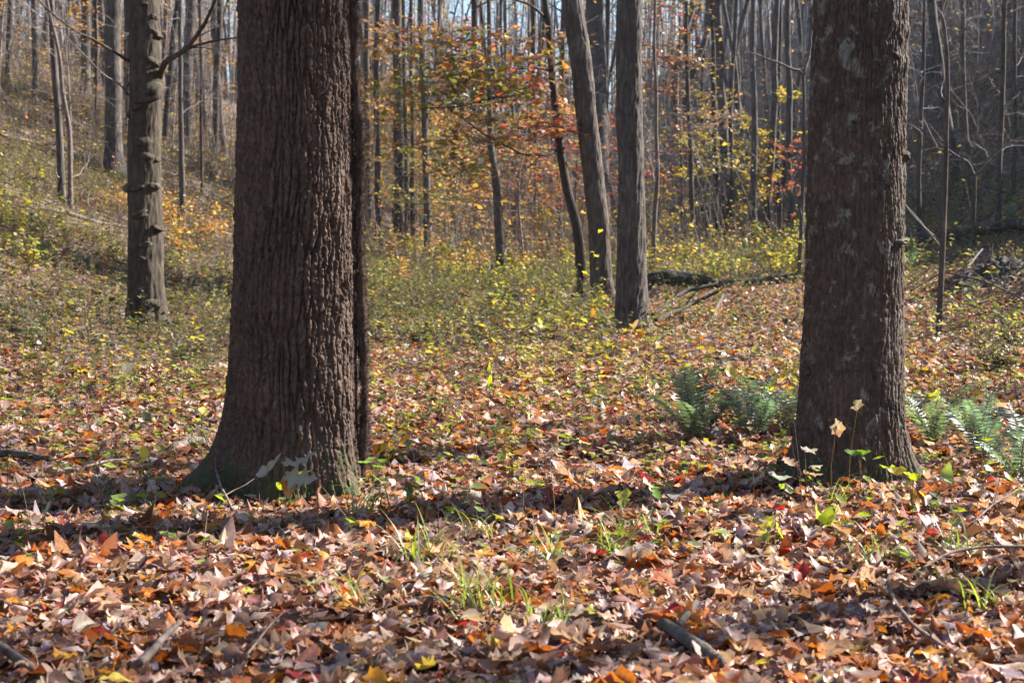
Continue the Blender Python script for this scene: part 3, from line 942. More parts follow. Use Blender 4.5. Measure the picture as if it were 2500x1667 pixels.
# burl-covered tree
tb, bb, Lb, Rb = measured_tree("burl_tree", [(360, 802, 96), (358, 740, 86), (355, 600, 82), (354, 400, 79), (352, 200, 76), (351, 0, 74)], "dark tree studded with knobby burls at the foot of the hillside", "bark_burl", crown=1, flare=0.25, ns=44)
for i, (px, py, s_) in enumerate(((382, 45, .07), (386, 85, .06), (376, 150, .06), (390, 158, .07), (372, 232, .12), (350, 262, .08), (318, 205, .06), (316, 280, .06), (350, 345, .08), (366, 383, .09), (390, 390, .06),
                                  (318, 460, .09), (345, 461, .08), (384, 456, .08), (352, 525, .09), (393, 557, .08), (362, 598, .07), (350, 630, .04), (376, 740, .07), (370, 772, .08), (352, 15, .08), (330, 610, .04))):
    p = at(px, py, bb[1]); zl = p[2] - bb[2]
    k = np.argmin(np.abs(Lb[:, 2] - zl)); c = Lb[k]; r = Rb[k]
    off = np.clip((p[0] - bb[0] - c[0]) / r, -0.96, 0.96)
    o = np.array([off, -math.sqrt(1 - off * off), 0])
    knob(tb, np.array([c[0], c[1], zl]) + o * r * 0.95, o, s_ * 1.15 * (.75 + .6 * ((i * 37) % 10) / 10), MAT["bark_burl"], 200 + i, "burl", 0.62, -0.25)
db = bb[1]
limb(tb, bb, [(322, 152, 9, db), (300, 143, 7, db - .2), (232, 98, 6, db - .6), (180, 72, 5, db - .9), (140, 45, 4.5, db - 1.2), (92, 0, 4, db - 1.5), (30, -60, 3, db - 2)], db, MAT["bark_burl"], seed=3)
limb(tb, bb, [(388, 190, 16, db), (404, 152, 15, db - .2), (455, 119, 12, db - .5), (504, 54, 9, db - .8), (526, 0, 8, db - 1.0), (545, -90, 6, db - 1.3)], db, MAT["bark_burl"], seed=4)
limb(tb, bb, [(455, 119, 7, db - .5), (500, 108, 6, db - .6), (545, 96, 5, db - .7), (590, 90, 3, db - .8)], db, MAT["bark_burl"], seed=5, twigs=3)
limb(tb, bb, [(320, 238, 5, db), (290, 205, 4, db - .3), (255, 185, 3, db - .5), (210, 140, 3, db - .8), (130, 60, 2, db - 1.2)], db, MAT["twig"], seed=6, twigs=3)

# centre grey tree, leaning tree, curved maple stem
tc_, bc, Lc, Rc = measured_tree("grey_tree", [(1546, 815, 84), (1543, 770, 74), (1541, 600, 69), (1540, 400, 66), (1539, 200, 64), (1540, 0, 62)], "straight grey tree lit along one edge, a fallen branch lying against its foot", "bark_grey", crown=2, flare=0.25, ns=44)
tl_, bl, Ll, Rl = measured_tree("leaning_tree", [(1474, 732, 60), (1468, 680, 54), (1452, 459, 52), (1425, 230, 51), (1397, 0, 50)], "tall brown tree leaning behind the straight grey tree, a curved stem at its side", "bark_plain", crown=3, flare=0.15, ns=36)
# ------------------------------------------------------------------ autumn maple on the curved stem
tm, bm_, Lm, Rm = measured_tree("maple_tree", [(1424, 722, 26), (1411, 574, 23), (1379, 436, 21), (1365, 321, 20), (1347, 184, 18), (1340, 92, 17), (1326, 0, 15)], "slender curved maple spreading green, orange and red leaves beside the leaning tree", "bark_plain", crown=None, flare=0.15, height=11.0, ns=16)
dm = bm_[1]
mlimbs = []
mlimbs.append(limb(tm, bm_, [(1345, 172, 9, dm), (1300, 165, 7, dm - .5), (1240, 168, 6, dm - 1.2), (1170, 175, 5, dm - 1.8), (1090, 185, 3, dm - 2.4)], dm, MAT["bark_dark"], seed=21, twigs=10))
mlimbs.append(limb(tm, bm_, [(1346, 184, 9, dm), (1310, 205, 7, dm - .6), (1270, 232, 6, dm - 1.0), (1200, 240, 5, dm - 1.6), (1120, 262, 4, dm - 2.2), (1030, 265, 2.5, dm - 2.8)], dm, MAT["bark_dark"], seed=22, twigs=10))
mlimbs.append(limb(tm, bm_, [(1362, 366, 8, dm), (1335, 380, 8, dm - .4), (1280, 378, 6, dm - .9), (1225, 355, 5, dm - 1.4), (1165, 315, 4, dm - 2.0), (1100, 270, 3, dm - 2.4)], dm, MAT["bark_dark"], seed=23, twigs=10))
mlimbs.append(limb(tm, bm_, [(1341, 100, 9, dm), (1370, 92, 7, dm + .3), (1395, 78, 5, dm + .6), (1460, 40, 4, dm + 1.0)], dm, MAT["bark_dark"], seed=24, twigs=6))
mlimbs.append(limb(tm, bm_, [(1333, 45, 8, dm), (1290, 10, 6, dm - .5), (1200, -20, 5, dm - 1.2), (1080, -20, 3, dm - 2.2)], dm, MAT["bark_dark"], seed=25, twigs=10))

def spray_foliage(tree, base, clusters, size, seed, name="foliage", mat="autumn", protos=None, droop=0.25):
    """leaves held in flat layers; clusters: (px, py, depth, half width px, half height px, count, colours)"""
    rng = np.random.default_rng(seed)
    g = Geo(); gt = Geo()
    for px, py, d, hw, hh, n, cols in clusters:
        n = int(n * 1.45); c = at(px, py, d) - base; rx = hw * d / FPX; rz = hh * d / FPX; ry = rx * 0.8
        nl = max(2, int(hh / 14))
        lay = rng.uniform(-1, 1, nl)
        k = rng.integers(0, nl, n)
        a = rng.uniform(0, 6.283, n); r = np.sqrt(rng.random(n))
        offx = rng.normal(0, .25, nl)[k]
        P = np.stack([(r * np.cos(a) + offx) * rx, r * np.sin(a) * ry, lay[k] * rz + rng.normal(0, .13, n) - 0.14 * r * rx], 1) + c
        R = rot_from(np.stack([rng.normal(0, .45, n), rng.normal(0, .45, n) - droop, np.ones(n)], 1), rng.uniform(0, 6.28, n))
        C = np.array(cols)[rng.integers(0, len(cols), n)] * rng.uniform(.7, 1.25, (n, 1))
        scatter_leaves(g, P, R, size * rng.uniform(.65, 1.25, n), C, protos or PROTO_SM, rng)
        # twigs that carry each layer
        for q in range(nl):
            s = np.nonzero(k == q)[0]
            if len(s) < 3: continue
            hub = P[s].mean(0)
            pick = s[rng.random(len(s)) < 0.45]
            mid = hub + (P[pick] - hub) * 0.5 + rng.normal(0, .03, (len(pick), 3))
            sticks(gt, np.tile(hub, (len(pick), 1)), mid, 0.006, 0.004, 3)
            sticks(gt, mid, P[pick], 0.004, 0.002, 3)
    f = g.build(name, MAT[mat], tree)
    gt.build("twigs", MAT["twig"], f)["kind"] = "stuff"
    return f
PROTO_SM = [maple_leaf(np.random.default_rng(i), 0.35, True) for i in range(4)] + [strip_leaf("ovate", 4, np.random.default_rng(i), .3, .3) for i in range(3)]
GREENISH = [(0.22, 0.27, 0.035), (0.32, 0.33, 0.045), (0.17, 0.20, 0.04), (0.40, 0.36, 0.05)]
SOFT = [(0.42, 0.34, 0.07), (0.30, 0.30, 0.06), (0.50, 0.24, 0.08), (0.50, .15, .07)]
spray_foliage(tm, bm_, [
    (1060, 120, dm - 2.4, 110, 45, 100, OLIVE + RED[:1] + SOFT), (1150, 165, dm - 2.0, 120, 55, 150, GREENISH + AMBER + SOFT), (1080, 215, dm - 2.5, 130, 45, 130, GREENISH + OLIVE + SOFT),
    (1000, 250, dm - 2.6, 70, 32, 50, OLIVE + SOFT), (1190, 220, dm - 1.8, 115, 50, 130, GREENISH + RED[:1] + SOFT), (1265, 185, dm - 1.2, 90, 60, 100, AMBER + RED[:1] + GREENISH[:2] + SOFT),
    (1300, 110, dm - .4, 90, 55, 70, AMBER + RED[2:3] + SOFT), (1190, 295, dm - 1.6, 120, 40, 100, RED[2:3] + GREENISH + AMBER), (1100, 355, dm - 2.0, 80, 55, 70, OLIVE + SOFT),
    (1275, 335, dm - 1.0, 100, 45, 110, RED + AMBER + SOFT), (1340, 300, dm - .4, 80, 45, 60, RED + AMBER), (1400, 310, dm + .4, 70, 40, 40, RED + AMBER),
    (1170, 45, dm - 1.5, 190, 50, 120, AMBER + RED[2:3] + SOFT), (1330, 230, dm, 70, 50, 50, AMBER + RED[2:3]), (1390, 150, dm + .6, 70, 60, 45, RED[2:3] + AMBER), (960, 80, dm - 2.6, 90, 60, 60, AMBER + RED[2:3]), (1110, 440, dm - 1.5, 140, 60, 60, AMBER + YELLOW)], 0.15, 77)

# ------------------------------------------------------------------ the other trees one can tell apart
M = measured_tree
# hillside on one side
M("tree", [(20, 209, 17), (22, 100, 15), (26, 0, 14)], "narrow dark tree high on the hillside at the picture's edge", "bark_dark", crown=0, twigs=10)
M("tree", [(152, 492, 20), (142, 300, 17), (130, 150, 16), (122, 0, 15)], "slim dark-mottled tree on the hillside, straighter stem of a close pair", "bark_dark", crown=4, twigs=8)
M("sapling", [(172, 506, 13), (172, 303, 11), (150, 235, 10), (148, 135, 9), (130, 75, 8), (112, 0, 6)], "thin crooked pinkish sapling beside the slim mottled tree on the hillside", "dead", height=9, twigs=8, ns=10)
M("tree", [(280, 432, 52), (278, 390, 44), (277, 200, 41), (276, 0, 40)], "broad bluish-grey tree with flared foot on the hillside behind the burl tree", "bark_grey", crown=1, flare=0.5)
M("tree", [(209, 234, 25), (209, 100, 22), (208, 0, 21)], "dark upright tree uphill, wider of two standing close together", "bark_dark", crown=2, twigs=6)
M("tree", [(231, 231, 17), (230, 100, 15), (232, 0, 14)], "dark narrow tree uphill close beside a wider one", "bark_dark", crown=3, twigs=6)
M("sapling", [(234, 305, 7), (234, 150, 6), (235, 0, 5)], "hair-thin sapling in front of the close dark pair uphill", "bark_plain", height=9, twigs=10, ns=8)
M("leaning_snag", [(158, 150, 22), (180, 95, 20), (205, 30, 18)], "short dark snag leaning between hillside trunks", "bark_dark", cat="dead tree", broken=True)
M("tree", [(312, 330, 17), (310, 150, 16), (309, 0, 15)], "grey tree half hidden behind the burl tree", "bark_plain", crown=4)
M("tree", [(402, 346, 15), (412, 200, 14), (434, 0, 13)], "slanting grey tree uphill between the burl tree and the furrowed trunk", "bark_plain", crown=0, twigs=6)
M("sapling", [(448, 540, 16), (444, 400, 14), (440, 260, 12), (441, 150, 10), (440, 0, 9)], "dark sapling rising from the orange-leaved brush beside the burl tree", "bark_dark", height=11, twigs=14, ns=12)
M("tree", [(455, 360, 22), (458, 150, 24), (468, 0, 28)], "dark tree uphill with a forked top above the orange brush", "bark_dark", crown=2)
M("sapling", [(493, 474, 8), (491, 250, 7), (490, 0, 6)], "straight thin pole sapling beside the furrowed trunk uphill", "bark_plain", height=10, twigs=12, ns=8)
M("tree", [(524, 376, 19), (529, 200, 15), (537, 0, 14)], "pale grey tree on the hill crest near the furrowed trunk", "bark_plain", crown=1, twigs=6)
M("tree", [(548, 374, 16), (538, 280, 16), (530, 180, 15), (524, 0, 14)], "dark bent tree touching the furrowed trunk's outline on the hill crest", "bark_dark", crown=3)
M("tree", [(85, 250, 13), (84, 100, 12), (82, 0, 11)], "slim grey tree on the slope between the edge tree and the mottled pair", "bark_plain", crown=4, twigs=8)
# centre
M("tree", [(900, 560, 16), (897, 300, 14), (896, 0, 13)], "grey tree just clear of the hairy vine", "bark_plain", crown=0, twigs=8)
M("tree", [(924, 594, 18), (922, 450, 15), (920, 150, 13), (922, 0, 12)], "ivy-touched dark tree second from the hairy vine", "bark_dark", crown=1, twigs=10)
M("tree", [(977, 580, 30), (974, 300, 26), (968, 0, 23)], "brown double-width tree between the vine and the maple leaves", "bark_plain", crown=2, twigs=6)
M("tree", [(994, 594, 12), (990, 300, 10), (984, 0, 9)], "thin pale tree pressed against the brown double-width tree", "bark_grey", crown=3, twigs=6)
M("sapling", [(959, 560, 6), (960, 450, 5), (962, 320, 4)], "pencil-thin dark sapling in front of the brown double-width tree", "bark_dark", height=8, twigs=10, ns=8)
M("tree", [(1008, 594, 13), (1006, 300, 10), (1002, 0, 9)], "thin pale tree left of the dark straight one under the maple's tip", "bark_grey", crown=4, twigs=8)
M("tree", [(1046, 622, 20), (1041, 400, 17), (1034, 200, 16), (1028, 0, 14)], "straight near-black tree crossing the maple's outermost leaves", "bark_dark", crown=0, twigs=6)
M("sapling", [(1113, 590, 10), (1110, 480, 9), (1104, 330, 7), (1100, 200, 5)], "dark sapling crossed by a slanting pale stem", "bark_dark", height=8, twigs=10, ns=8)
M("sapling", [(1094, 584, 10), (1108, 520, 9), (1122, 440, 8), (1137, 392, 8)], "slanting pale stem with a broken top", "bark_grey", cat="tree", broken=True, twigs=4, ns=8)
M("tree", [(1224, 682, 28), (1222, 600, 24), (1211, 468, 19), (1199, 360, 16), (1197, 310, 15), (1196, 200, 12)], "small bowed grey tree with a charred stub at its foot, under the maple's leaves", "bark_grey", height=9, twigs=12, ns=20, flare=0.25)
M("tree", [(1160, 540, 18), (1158, 300, 17), (1157, 0, 16)], "far grey tree behind the maple's green leaves", "bark_plain", crown=1)
for i, (px, py, w, lb) in enumerate(((1266, 586, 5, "thread-thin sapling beneath the maple's red leaves"), (1296, 594, 8, "thin dark stem, first of three together under the red leaves"), (1305, 592, 12, "widest of three stems together under the red leaves"), (1319, 590, 7, "thin pale stem, last of three together under the red leaves"), (1349, 580, 7, "thin grey stem just left of the curved maple"))):
    M("sapling", [(px, py, w), (px + 3 - i, 400, w * .85), (px - 5 + 2 * i, 200, w * .7)], lb, ("bark_grey", "bark_dark", "bark_plain")[i % 3], height=10, twigs=12, ns=8)
M("tree", [(1367, 585, 15), (1366, 400, 13), (1372, 200, 12), (1376, 0, 11)], "grey tree showing through beside the curved maple", "bark_plain", crown=2, twigs=6)
M("tree", [(1466, 575, 48), (1462, 300, 45), (1452, 0, 43)], "broad far grey tree hidden behind the leaning tree", "bark_grey", crown=3)
M("tree", [(1481, 568, 13), (1481, 300, 12), (1484, 0, 11)], "thin grey tree between the leaning and the straight grey tree", "bark_plain", crown=4, twigs=6)
M("sapling", [(1400, 600, 7), (1404, 470, 6), (1412, 350, 5)], "thin sapling standing between the curved maple and leaning tree", "bark_plain", height=8, twigs=8, ns=8)
# right of centre
M("sapling", [(1594, 662, 13), (1600, 520, 11), (1606, 388, 10), (1602, 300, 9), (1599, 145, 8), (1598, 0, 6)], "crooked brown sapling rising behind the arched log", "dead", height=10, twigs=10, ns=12)
M("sapling", [(1628, 525, 5), (1622, 300, 5), (1618, 100, 4)], "faint thin sapling right of the crooked brown one", "bark_dark", height=9, twigs=10, ns=8)
M("sapling", [(1664, 592, 6), (1664, 450, 5), (1662, 360, 5)], "dark thin sapling left of the beech with drooping leaves", "bark_dark", height=8, twigs=10, ns=8)
tbe, bbe, Lbe, Rbe = M("beech_tree", [(1694, 632, 14), (1690, 480, 12), (1684, 339, 11), (1675, 121, 10), (1674, 0, 9)], "slim beech with drooping orange and pale leaves in front of the shaded slope", "bark_plain", height=12, twigs=10, ns=12)
M("leaning_pole", [(1741, 598, 7), (1718, 500, 6), (1698, 417, 5)], "thin dead pole slanting across the shaded trees", "dead", cat="dead branch", broken=True, ns=8)
M("tree", [(1748, 584, 14), (1744, 300, 12), (1738, 0, 10)], "pale-edged tree just left of the widest shaded trunk", "bark_plain", crown=0, twigs=6)
M("tree", [(1772, 580, 26), (1769, 400, 23), (1760, 200, 20), (1750, 0, 19)], "widest dark tree standing in the shade behind the yellow shrubs", "bark_dark", crown=1, twigs=6)
M("tree", [(1786, 575, 12), (1784, 281, 11), (1797, 0, 10)], "narrow dark tree slanting behind the widest shaded trunk", "bark_dark", crown=2, twigs=6)
M("tree", [(1839, 594, 19), (1841, 400, 16), (1840, 240, 14), (1838, 0, 13)], "straight dark tree alone in the gap behind the yellow shrubs", "bark_dark", crown=3, twigs=10)
M("leaning_pole", [(1832, 505, 6), (1812, 460, 5), (1792, 410, 4)], "short dead pole propped against the straight dark tree", "dead", cat="dead branch", depth=40, broken=True, ns=8, foot=False)
M("tree", [(1868, 576, 19), (1882, 420, 17), (1890, 240, 16), (1896, 0, 15)], "bowed dark tree curving towards the lichen-spotted tree at its top", "bark_dark", crown=4, twigs=8)
M("tree", [(1928, 560, 17), (1926, 300, 15), (1924, 0, 14)], "dark tree second from the lichen-spotted trunk", "bark_dark", crown=0, twigs=6, leaves=False)
M("tree", [(1900, 540, 12), (1899, 300, 11), (1905, 0, 10)], "thin dark tree deep in the shaded stand", "bark_dark", crown=1, twigs=6)
tf, bf, Lf, Rf = M("forked_sapling", [(1950, 684, 11), (1958, 520, 10), (1962, 380, 9), (1961, 180, 8)], "dark sapling forking widely beside the lichen-spotted tree", "bark_dark", cat="tree", broken=True, twigs=5, ns=10)
limb(tf, bf, [(1961, 185, 7, bf[1]), (1952, 172, 6, bf[1]), (1910, 158, 5, bf[1] - .3), (1860, 138, 4, bf[1] - .5), (1800, 122, 2, bf[1] - .7)], 0, MAT["bark_dark"], seed=31)
limb(tf, bf, [(1961, 185, 7, bf[1]), (1975, 140, 6, bf[1] + .2), (1982, 80, 5, bf[1] + .3), (1985, 0, 4, bf[1] + .4), (1990, -90, 3, bf[1] + .4)], 0, MAT["bark_dark"], seed=32)
# beyond the lichen tree
M("dead_pole", [(2290, 822, 17), (2297, 720, 15), (2302, 631, 14), (2311, 480, 13), (2314, 373, 12), (2312, 200, 11), (2310, 110, 10), (2302, 60, 8), (2293, 26, 6)], "bare dead pole standing alone right of the lichen-spotted tree", "bark_plain", cat="dead tree", broken=True, twigs=3, ns=14, flare=0.1)
M("tree", [(2245, 578, 13), (2243, 400, 12), (2247, 260, 11), (2256, 126, 9), (2258, 0, 7)], "slim dark tree between the lichen-spotted tree and the dead pole", "bark_dark", height=12, twigs=16)
M("tree", [(2336, 445, 26), (2318, 330, 24), (2298, 210, 23), (2276, 0, 21)], "dark leaning tree on the shaded slope behind the dead pole", "bark_dark", crown=2, leaves=False)
M("tree", [(2361, 475, 13), (2357, 300, 12), (2348, 0, 11)], "slim grey tree on the shaded slope just right of the dead pole", "bark_plain", crown=3, twigs=8, leaves=False)
tk, bk, Lk, Rk = M("forked_sapling", [(2376, 612, 9), (2379, 500, 8), (2381, 428, 7)], "small bare sapling spreading its fork in front of the shaded slope", "bark_plain", cat="tree", broken=True, ns=8)
for sd, pts in ((41, [(2381, 428, 6), (2364, 395, 5), (2322, 370, 4), (2290, 350, 2)]), (42, [(2366, 396, 5), (2378, 350, 5), (2385, 316, 4), (2386, 250, 2)]), (43, [(2381, 428, 5), (2408, 400, 4), (2460, 350, 3), (2520, 325, 2)]), (44, [(2385, 316, 3), (2372, 280, 3), (2330, 230, 2), (2300, 190, 1.5)])):
    limb(tk, bk, [(x, y, w, bk[1] - .2 * i) for i, (x, y, w) in enumerate(pts)], 0, MAT["twig"], seed=sd, twigs=8)
M("tree", [(2437, 548, 13), (2444, 300, 12), (2454, 0, 11)], "slim tree rising behind the mossy fallen log on the right", "bark_plain", crown=4, twigs=14, leaves=False)
M("tree", [(2475, 478, 11), (2476, 250, 10), (2477, 57, 9), (2478, 0, 8)], "thin tree highest up the shaded slope at the picture's edge", "bark_plain", crown=0, twigs=14, leaves=False)

BEECH = [(0.5, .42, .35)]
spray_foliage(tbe, bbe, [(1700, 300, bbe[1] - .5, 80, 36, 80, AMBER + BEECH), (1760, 300, bbe[1] - .9, 60, 30, 50, BEECH + AMBER), (1740, 345, bbe[1] - .7, 80, 30, 60, BEECH + YELLOW), (1775, 390, bbe[1] - .8, 60, 32, 45, YELLOW + BEECH),
                         (1600, 90, bbe[1] - .2, 80, 60, 110, RED + AMBER), (1650, 130, bbe[1], 80, 34, 80, AMBER), (1620, 195, bbe[1] - .4, 55, 45, 50, RED + AMBER), (1590, 430, bbe[1] - 1, 40, 35, 36, RED), (1710, 200, bbe[1] + .3, 80, 60, 60, YELLOW + AMBER), (1640, 25, bbe[1], 80, 36, 90, OLIVE + RED[:1] + AMBER), (1720, 80, bbe[1] + .4, 70, 60, 40, AMBER)], 0.14, 78, droop=0.6)

# ------------------------------------------------------------------ saplings and far trees: a few kinds, many copies
def sapling_kind(seed, h, cols, nleaf, size, nb=16, r=0.022, layered=True):
    rng = np.random.default_rng(seed)
    g = Geo(); lean = rng.normal(0, .06, 2)
    z = np.linspace(-0.3, h, 14)
    P = np.stack([lean[0] * z + .12 * vnoise(z * .5, seed), lean[1] * z + .12 * vnoise(z * .5, seed + 40.0), z], 1)
    tube(g, P, np.linspace(r, r * .25, 14), 6)
    segs = []; pts = []
    for i in range(nb):
        zz = rng.uniform(0.18, 0.98) * h; k = np.searchsorted(z, zz) - 1
        a = rng.uniform(0, 6.283); L = h * rng.uniform(.14, .34) * (1.15 - .5 * zz / h)
        W = wander(P[k], (math.cos(a), math.sin(a), rng.uniform(0.0, .6)), L, 6, rng, .16, -0.01)
        segs += [(W[e], W[e + 1], r * .35 * (1 - e / 7), r * .35 * (1 - (e + 1) / 7)) for e in range(6)]
        pts += list(W[2:])
        for q in range(9 if nleaf < 50 else 5):
            e = rng.integers(1, 7); dd = W[e] - W[e - 1]; dd = dd / np.linalg.norm(dd) + rng.normal(0, .6, 3) * np.array([1, 1, .5])
            X = wander(W[e], dd, L * rng.uniform(.25, .5), 3, rng, .2)
            segs += [(X[m], X[m + 1], r * .19, r * .13) for m in range(3)]
            pts += list(X[1:])
    add_segs(g, segs)
    st = g.mesh("trunk", MAT["twig"])
    fo = None
    if nleaf:
        pts = np.array(pts); q = pts[rng.integers(0, len(pts), nleaf)] + rng.normal(0, [.07, .07, .03], (nleaf, 3))
        R = rot_from(np.stack([rng.normal(0, .5, nleaf), rng.normal(0, .5, nleaf), np.ones(nleaf)], 1), rng.uniform(0, 6.28, nleaf))
        C = np.array(cols)[rng.integers(0, len(cols), nleaf)] * rng.uniform(.7, 1.25, (nleaf, 1))
        gl = Geo(); scatter_leaves(gl, q, R, size * rng.uniform(.65, 1.25, nleaf), C, PROTO_FAR, rng)
        fo = gl.mesh("foliage", MAT["autumn"])
    return st, fo
SAP = {"amber": [sapling_kind(s, 5.5, AMBER, 430, .13) for s in (1, 2, 3)], "yellow": [sapling_kind(s, 4.2, YELLOW, 380, .13) for s in (4, 5)],
       "red": [sapling_kind(s, 5.0, RED + AMBER[:1], 330, .13) for s in (6, 7)], "bare": [sapling_kind(s, 5.5, AMBER, 14, .12, 20, .026) for s in (8, 9, 10)], "olive": [sapling_kind(s, 5.0, OLIVE + YELLOW[:1], 380, .13) for s in (11, 12)]}

LANDMARKS = [(20, "the edge tree uphill"), (160, "the mottled hillside pair"), (280, "the broad bluish tree"), (356, "the burl tree"), (448, "the dark sapling in the orange brush"), (524, "the pale crest tree"),
             (720, "the furrowed trunk"), (922, "the dark tree near the vine"), (977, "the brown double-width tree"), (1042, "the near-black straight tree"), (1110, "the crossed saplings"), (1215, "the bowed grey tree"),
             (1305, "the three stems together"), (1390, "the curved maple"), (1440, "the leaning tree"), (1543, "the straight grey tree"), (1600, "the crooked brown sapling"), (1690, "the slim beech"), (1768, "the widest shaded trunk"), (1840, "the lone dark tree"),
             (1890, "the bowed dark tree"), (1955, "the widely forked sapling"), (2085, "the lichen-spotted tree"), (2245, "the slim dark tree"), (2305, "the bare dead pole"), (2380, "the small bare fork"), (2445, "the tree behind the mossy log")]
ORD = ["nearest", "second", "third", "fourth", "fifth", "sixth", "seventh", "eighth", "ninth", "tenth", "eleventh", "twelfth", "thirteenth", "fourteenth", "fifteenth", "sixteenth"]
def landmark_labels(things, what):
    """one label each: which side of the nearest tree one can find, and the how-manieth from it"""
    rows = {}
    for o in things:
        px = o.location.x / o.location.y * FPX + 1250
        lx, nm = min(LANDMARKS, key=lambda l: abs(l[0] - px))
        rows.setdefault((nm, "left" if px < lx else "right"), []).append((abs(px - lx), o))
    for (nm, sd), r in rows.items():
        r.sort(key=lambda q: q[0])
        for i, (_, o) in enumerate(r):
            o["label"] = f"{what}, {sd} of {nm}" if len(r) == 1 else f"{what}, {ORD[min(i, 15)]} {sd} of {nm}"

def place_sapling(kind, x, y, sc, label, group, seed):
    rng = random.Random(seed)
    st, fo = SAP[kind][rng.randrange(len(SAP[kind]))]
    t = empty("sapling", (x, y, float(terrain(x, y))), label, "sapling", group)
    t.rotation_euler = (0, 0, rng.uniform(0, 6.283)); t.scale = (sc, sc, sc * rng.uniform(.85, 1.2))
    link("trunk", st, t)
    if fo is not None: link("foliage", fo, t)
    return t

def zone_points(n, pxr, dr, seed, mind=1.2):
    rng = np.random.default_rng(seed); out = []
    tries = 0
    while len(out) < n and tries < 4000:
        tries += 1
        d = math.sqrt(rng.uniform(dr[0] ** 2, dr[1] ** 2)); px = rng.uniform(*pxr)
        x = (px - 1250) / FPX * d
        if all((x - a) ** 2 + (d - b) ** 2 > mind * mind for a, b in out): out.append((x, d))
    return out
Z = [("amber", 46, (870, 1420), (42, 80), "amber-leaved thicket sapling", "amber saplings in the central thicket", 1.0),
     ("bare", 46, (870, 1560), (38, 80), "bare grey thicket sapling", "bare saplings in the central thicket", 1.0),
     ("yellow", 16, (880, 1600), (44, 75), "yellow-leaved thicket sapling", "yellow saplings in the central thicket", .9),
     ("red", 9, (1250, 1700), (44, 70), "red-leaved sapling among far trees", "red saplings among the far trees", 1.0),
     ("bare", 52, (1580, 2500), (42, 75), "bare sapling on the shaded slope", "bare saplings on the shaded slope", 1.0),
     ("yellow", 8, (1600, 1990), (44, 62), "thin yellow sapling below the shaded slope", "yellow saplings below the shaded slope", .9),
     ("red", 4, (1860, 2000), (40, 55), "small red sapling below the shaded slope", "red saplings below the shaded slope", .55),
     ("amber", 14, (-60, 560), (42, 80), "amber-leaved hillside sapling", "amber saplings on the hillside", .9),
     ("bare", 36, (-120, 580), (34, 85), "bare hillside sapling", "bare saplings on the hillside", 1.0),
     ("olive", 7, (880, 1150), (42, 60), "olive-leaved thicket sapling", "olive saplings in the thicket", .85)]
si = 0
for kind, n, pxr, dr, lb, gr, sc in Z:
    made = [place_sapling(kind, x, y, sc * random.uniform(.75, 1.3), lb, gr, 1000 + si * 50 + int(x * 10)) for x, y in zone_points(n, pxr, dr, 300 + si)]
    landmark_labels(made, lb)
    si += 1

def far_tree_kind(seed, h=19.0, r=0.15):
    rng = np.random.default_rng(seed)
    g = Geo(); z = np.linspace(-0.5, h, 26); lean = rng.normal(0, .05, 2)
    P = np.stack([lean[0] * z + .6 * vnoise(z * .2, seed), lean[1] * z + .6 * vnoise(z * .2, seed + 70.0), z], 1)
    R = r * (np.linspace(1, .3, 26) + .35 * np.exp(-np.maximum(z, 0) / .4))
    tube(g, P, R, 9, None, lambda th, al, rr: rr * .07 * vnoise(np.cos(th) * 2, np.sin(th) * 2, al + seed))
    limbs, segs = limb_set(rng, 14, h * .32, h * .97, 3.4, r * .22, 0, 6)
    for Q, q in limbs:
        k = np.searchsorted(z, Q[0][2]) - 1
        off = np.array([P[k][0], P[k][1], 0]); tube(g, Q + off, q, 5)
    for s_ in segs:
        pass
    add_segs(g, segs)
    W = []
    for i in range(16):
        zz = rng.uniform(1.5, h * .5); k = np.searchsorted(z, zz) - 1; a = rng.uniform(0, 6.28)
        X = wander(P[k], (math.cos(a), math.sin(a), .2), rng.uniform(.6, 2.0), 5, rng, .2)
        W += [(X[e], X[e + 1], .016 * (1 - e / 6), .016 * (1 - (e + 1) / 6)) for e in range(5)]
    add_segs(g, W)
    return g
FARM = [far_tree_kind(500 + i, 17 + i, 0.11 + 0.03 * (i % 3)).mesh("far_tree", MAT[("bark_plain", "bark_dark", "bark_grey")[i % 3]]) for i in range(6)]
fz = [(70, (840, 1600), (66, 150), "far hollow tree", "far trees closing the hollow"),
      (60, (1640, 2560), (50, 120), "far shaded-slope tree", "far trees on the shaded slope"),
      (60, (-140, 600), (58, 120), "far hilltop tree", "far trees on the hillside")]
for i, (n, pxr, dr, lb, gr) in enumerate(fz):
    made = []
    for j, (x, y) in enumerate(zone_points(n, pxr, dr, 700 + i, 1.6)):
        o = link("far_tree", FARM[(j * 5 + i) % 6], None, (x, y, float(terrain(x, y))))
        s_ = random.uniform(.75, 1.25); o.scale = (s_, s_, random.uniform(.85, 1.15)); o.rotation_euler = (random.gauss(0, .02), random.gauss(0, .02), random.uniform(0, 6.28))
        tag(o, lb, "tree", gr); made.append(o)
    landmark_labels(made, lb)
# trees beside the picture that shade it
for j, (x, y) in enumerate(((19.0, 17.5), (27.0, 14.0), (-9.0, 14.0), (-13.0, 22.0), (34.0, 26.0), (30.0, 40.0), (-17.0, 31.0))):
    o = link("tree", FARM[(j * 2 + 1) % 6], None, (x, y, float(terrain(x, y))))
    o.scale = (1.5, 1.5, 1.05); o.rotation_euler = (0, 0, j * 1.3)
    side = "right" if x > 0 else "left"
    tag(o, f"tall woodland tree out of view to the {side}, {ORD[j]} of those beside the hollow", "tree", "trees beside the hollow")

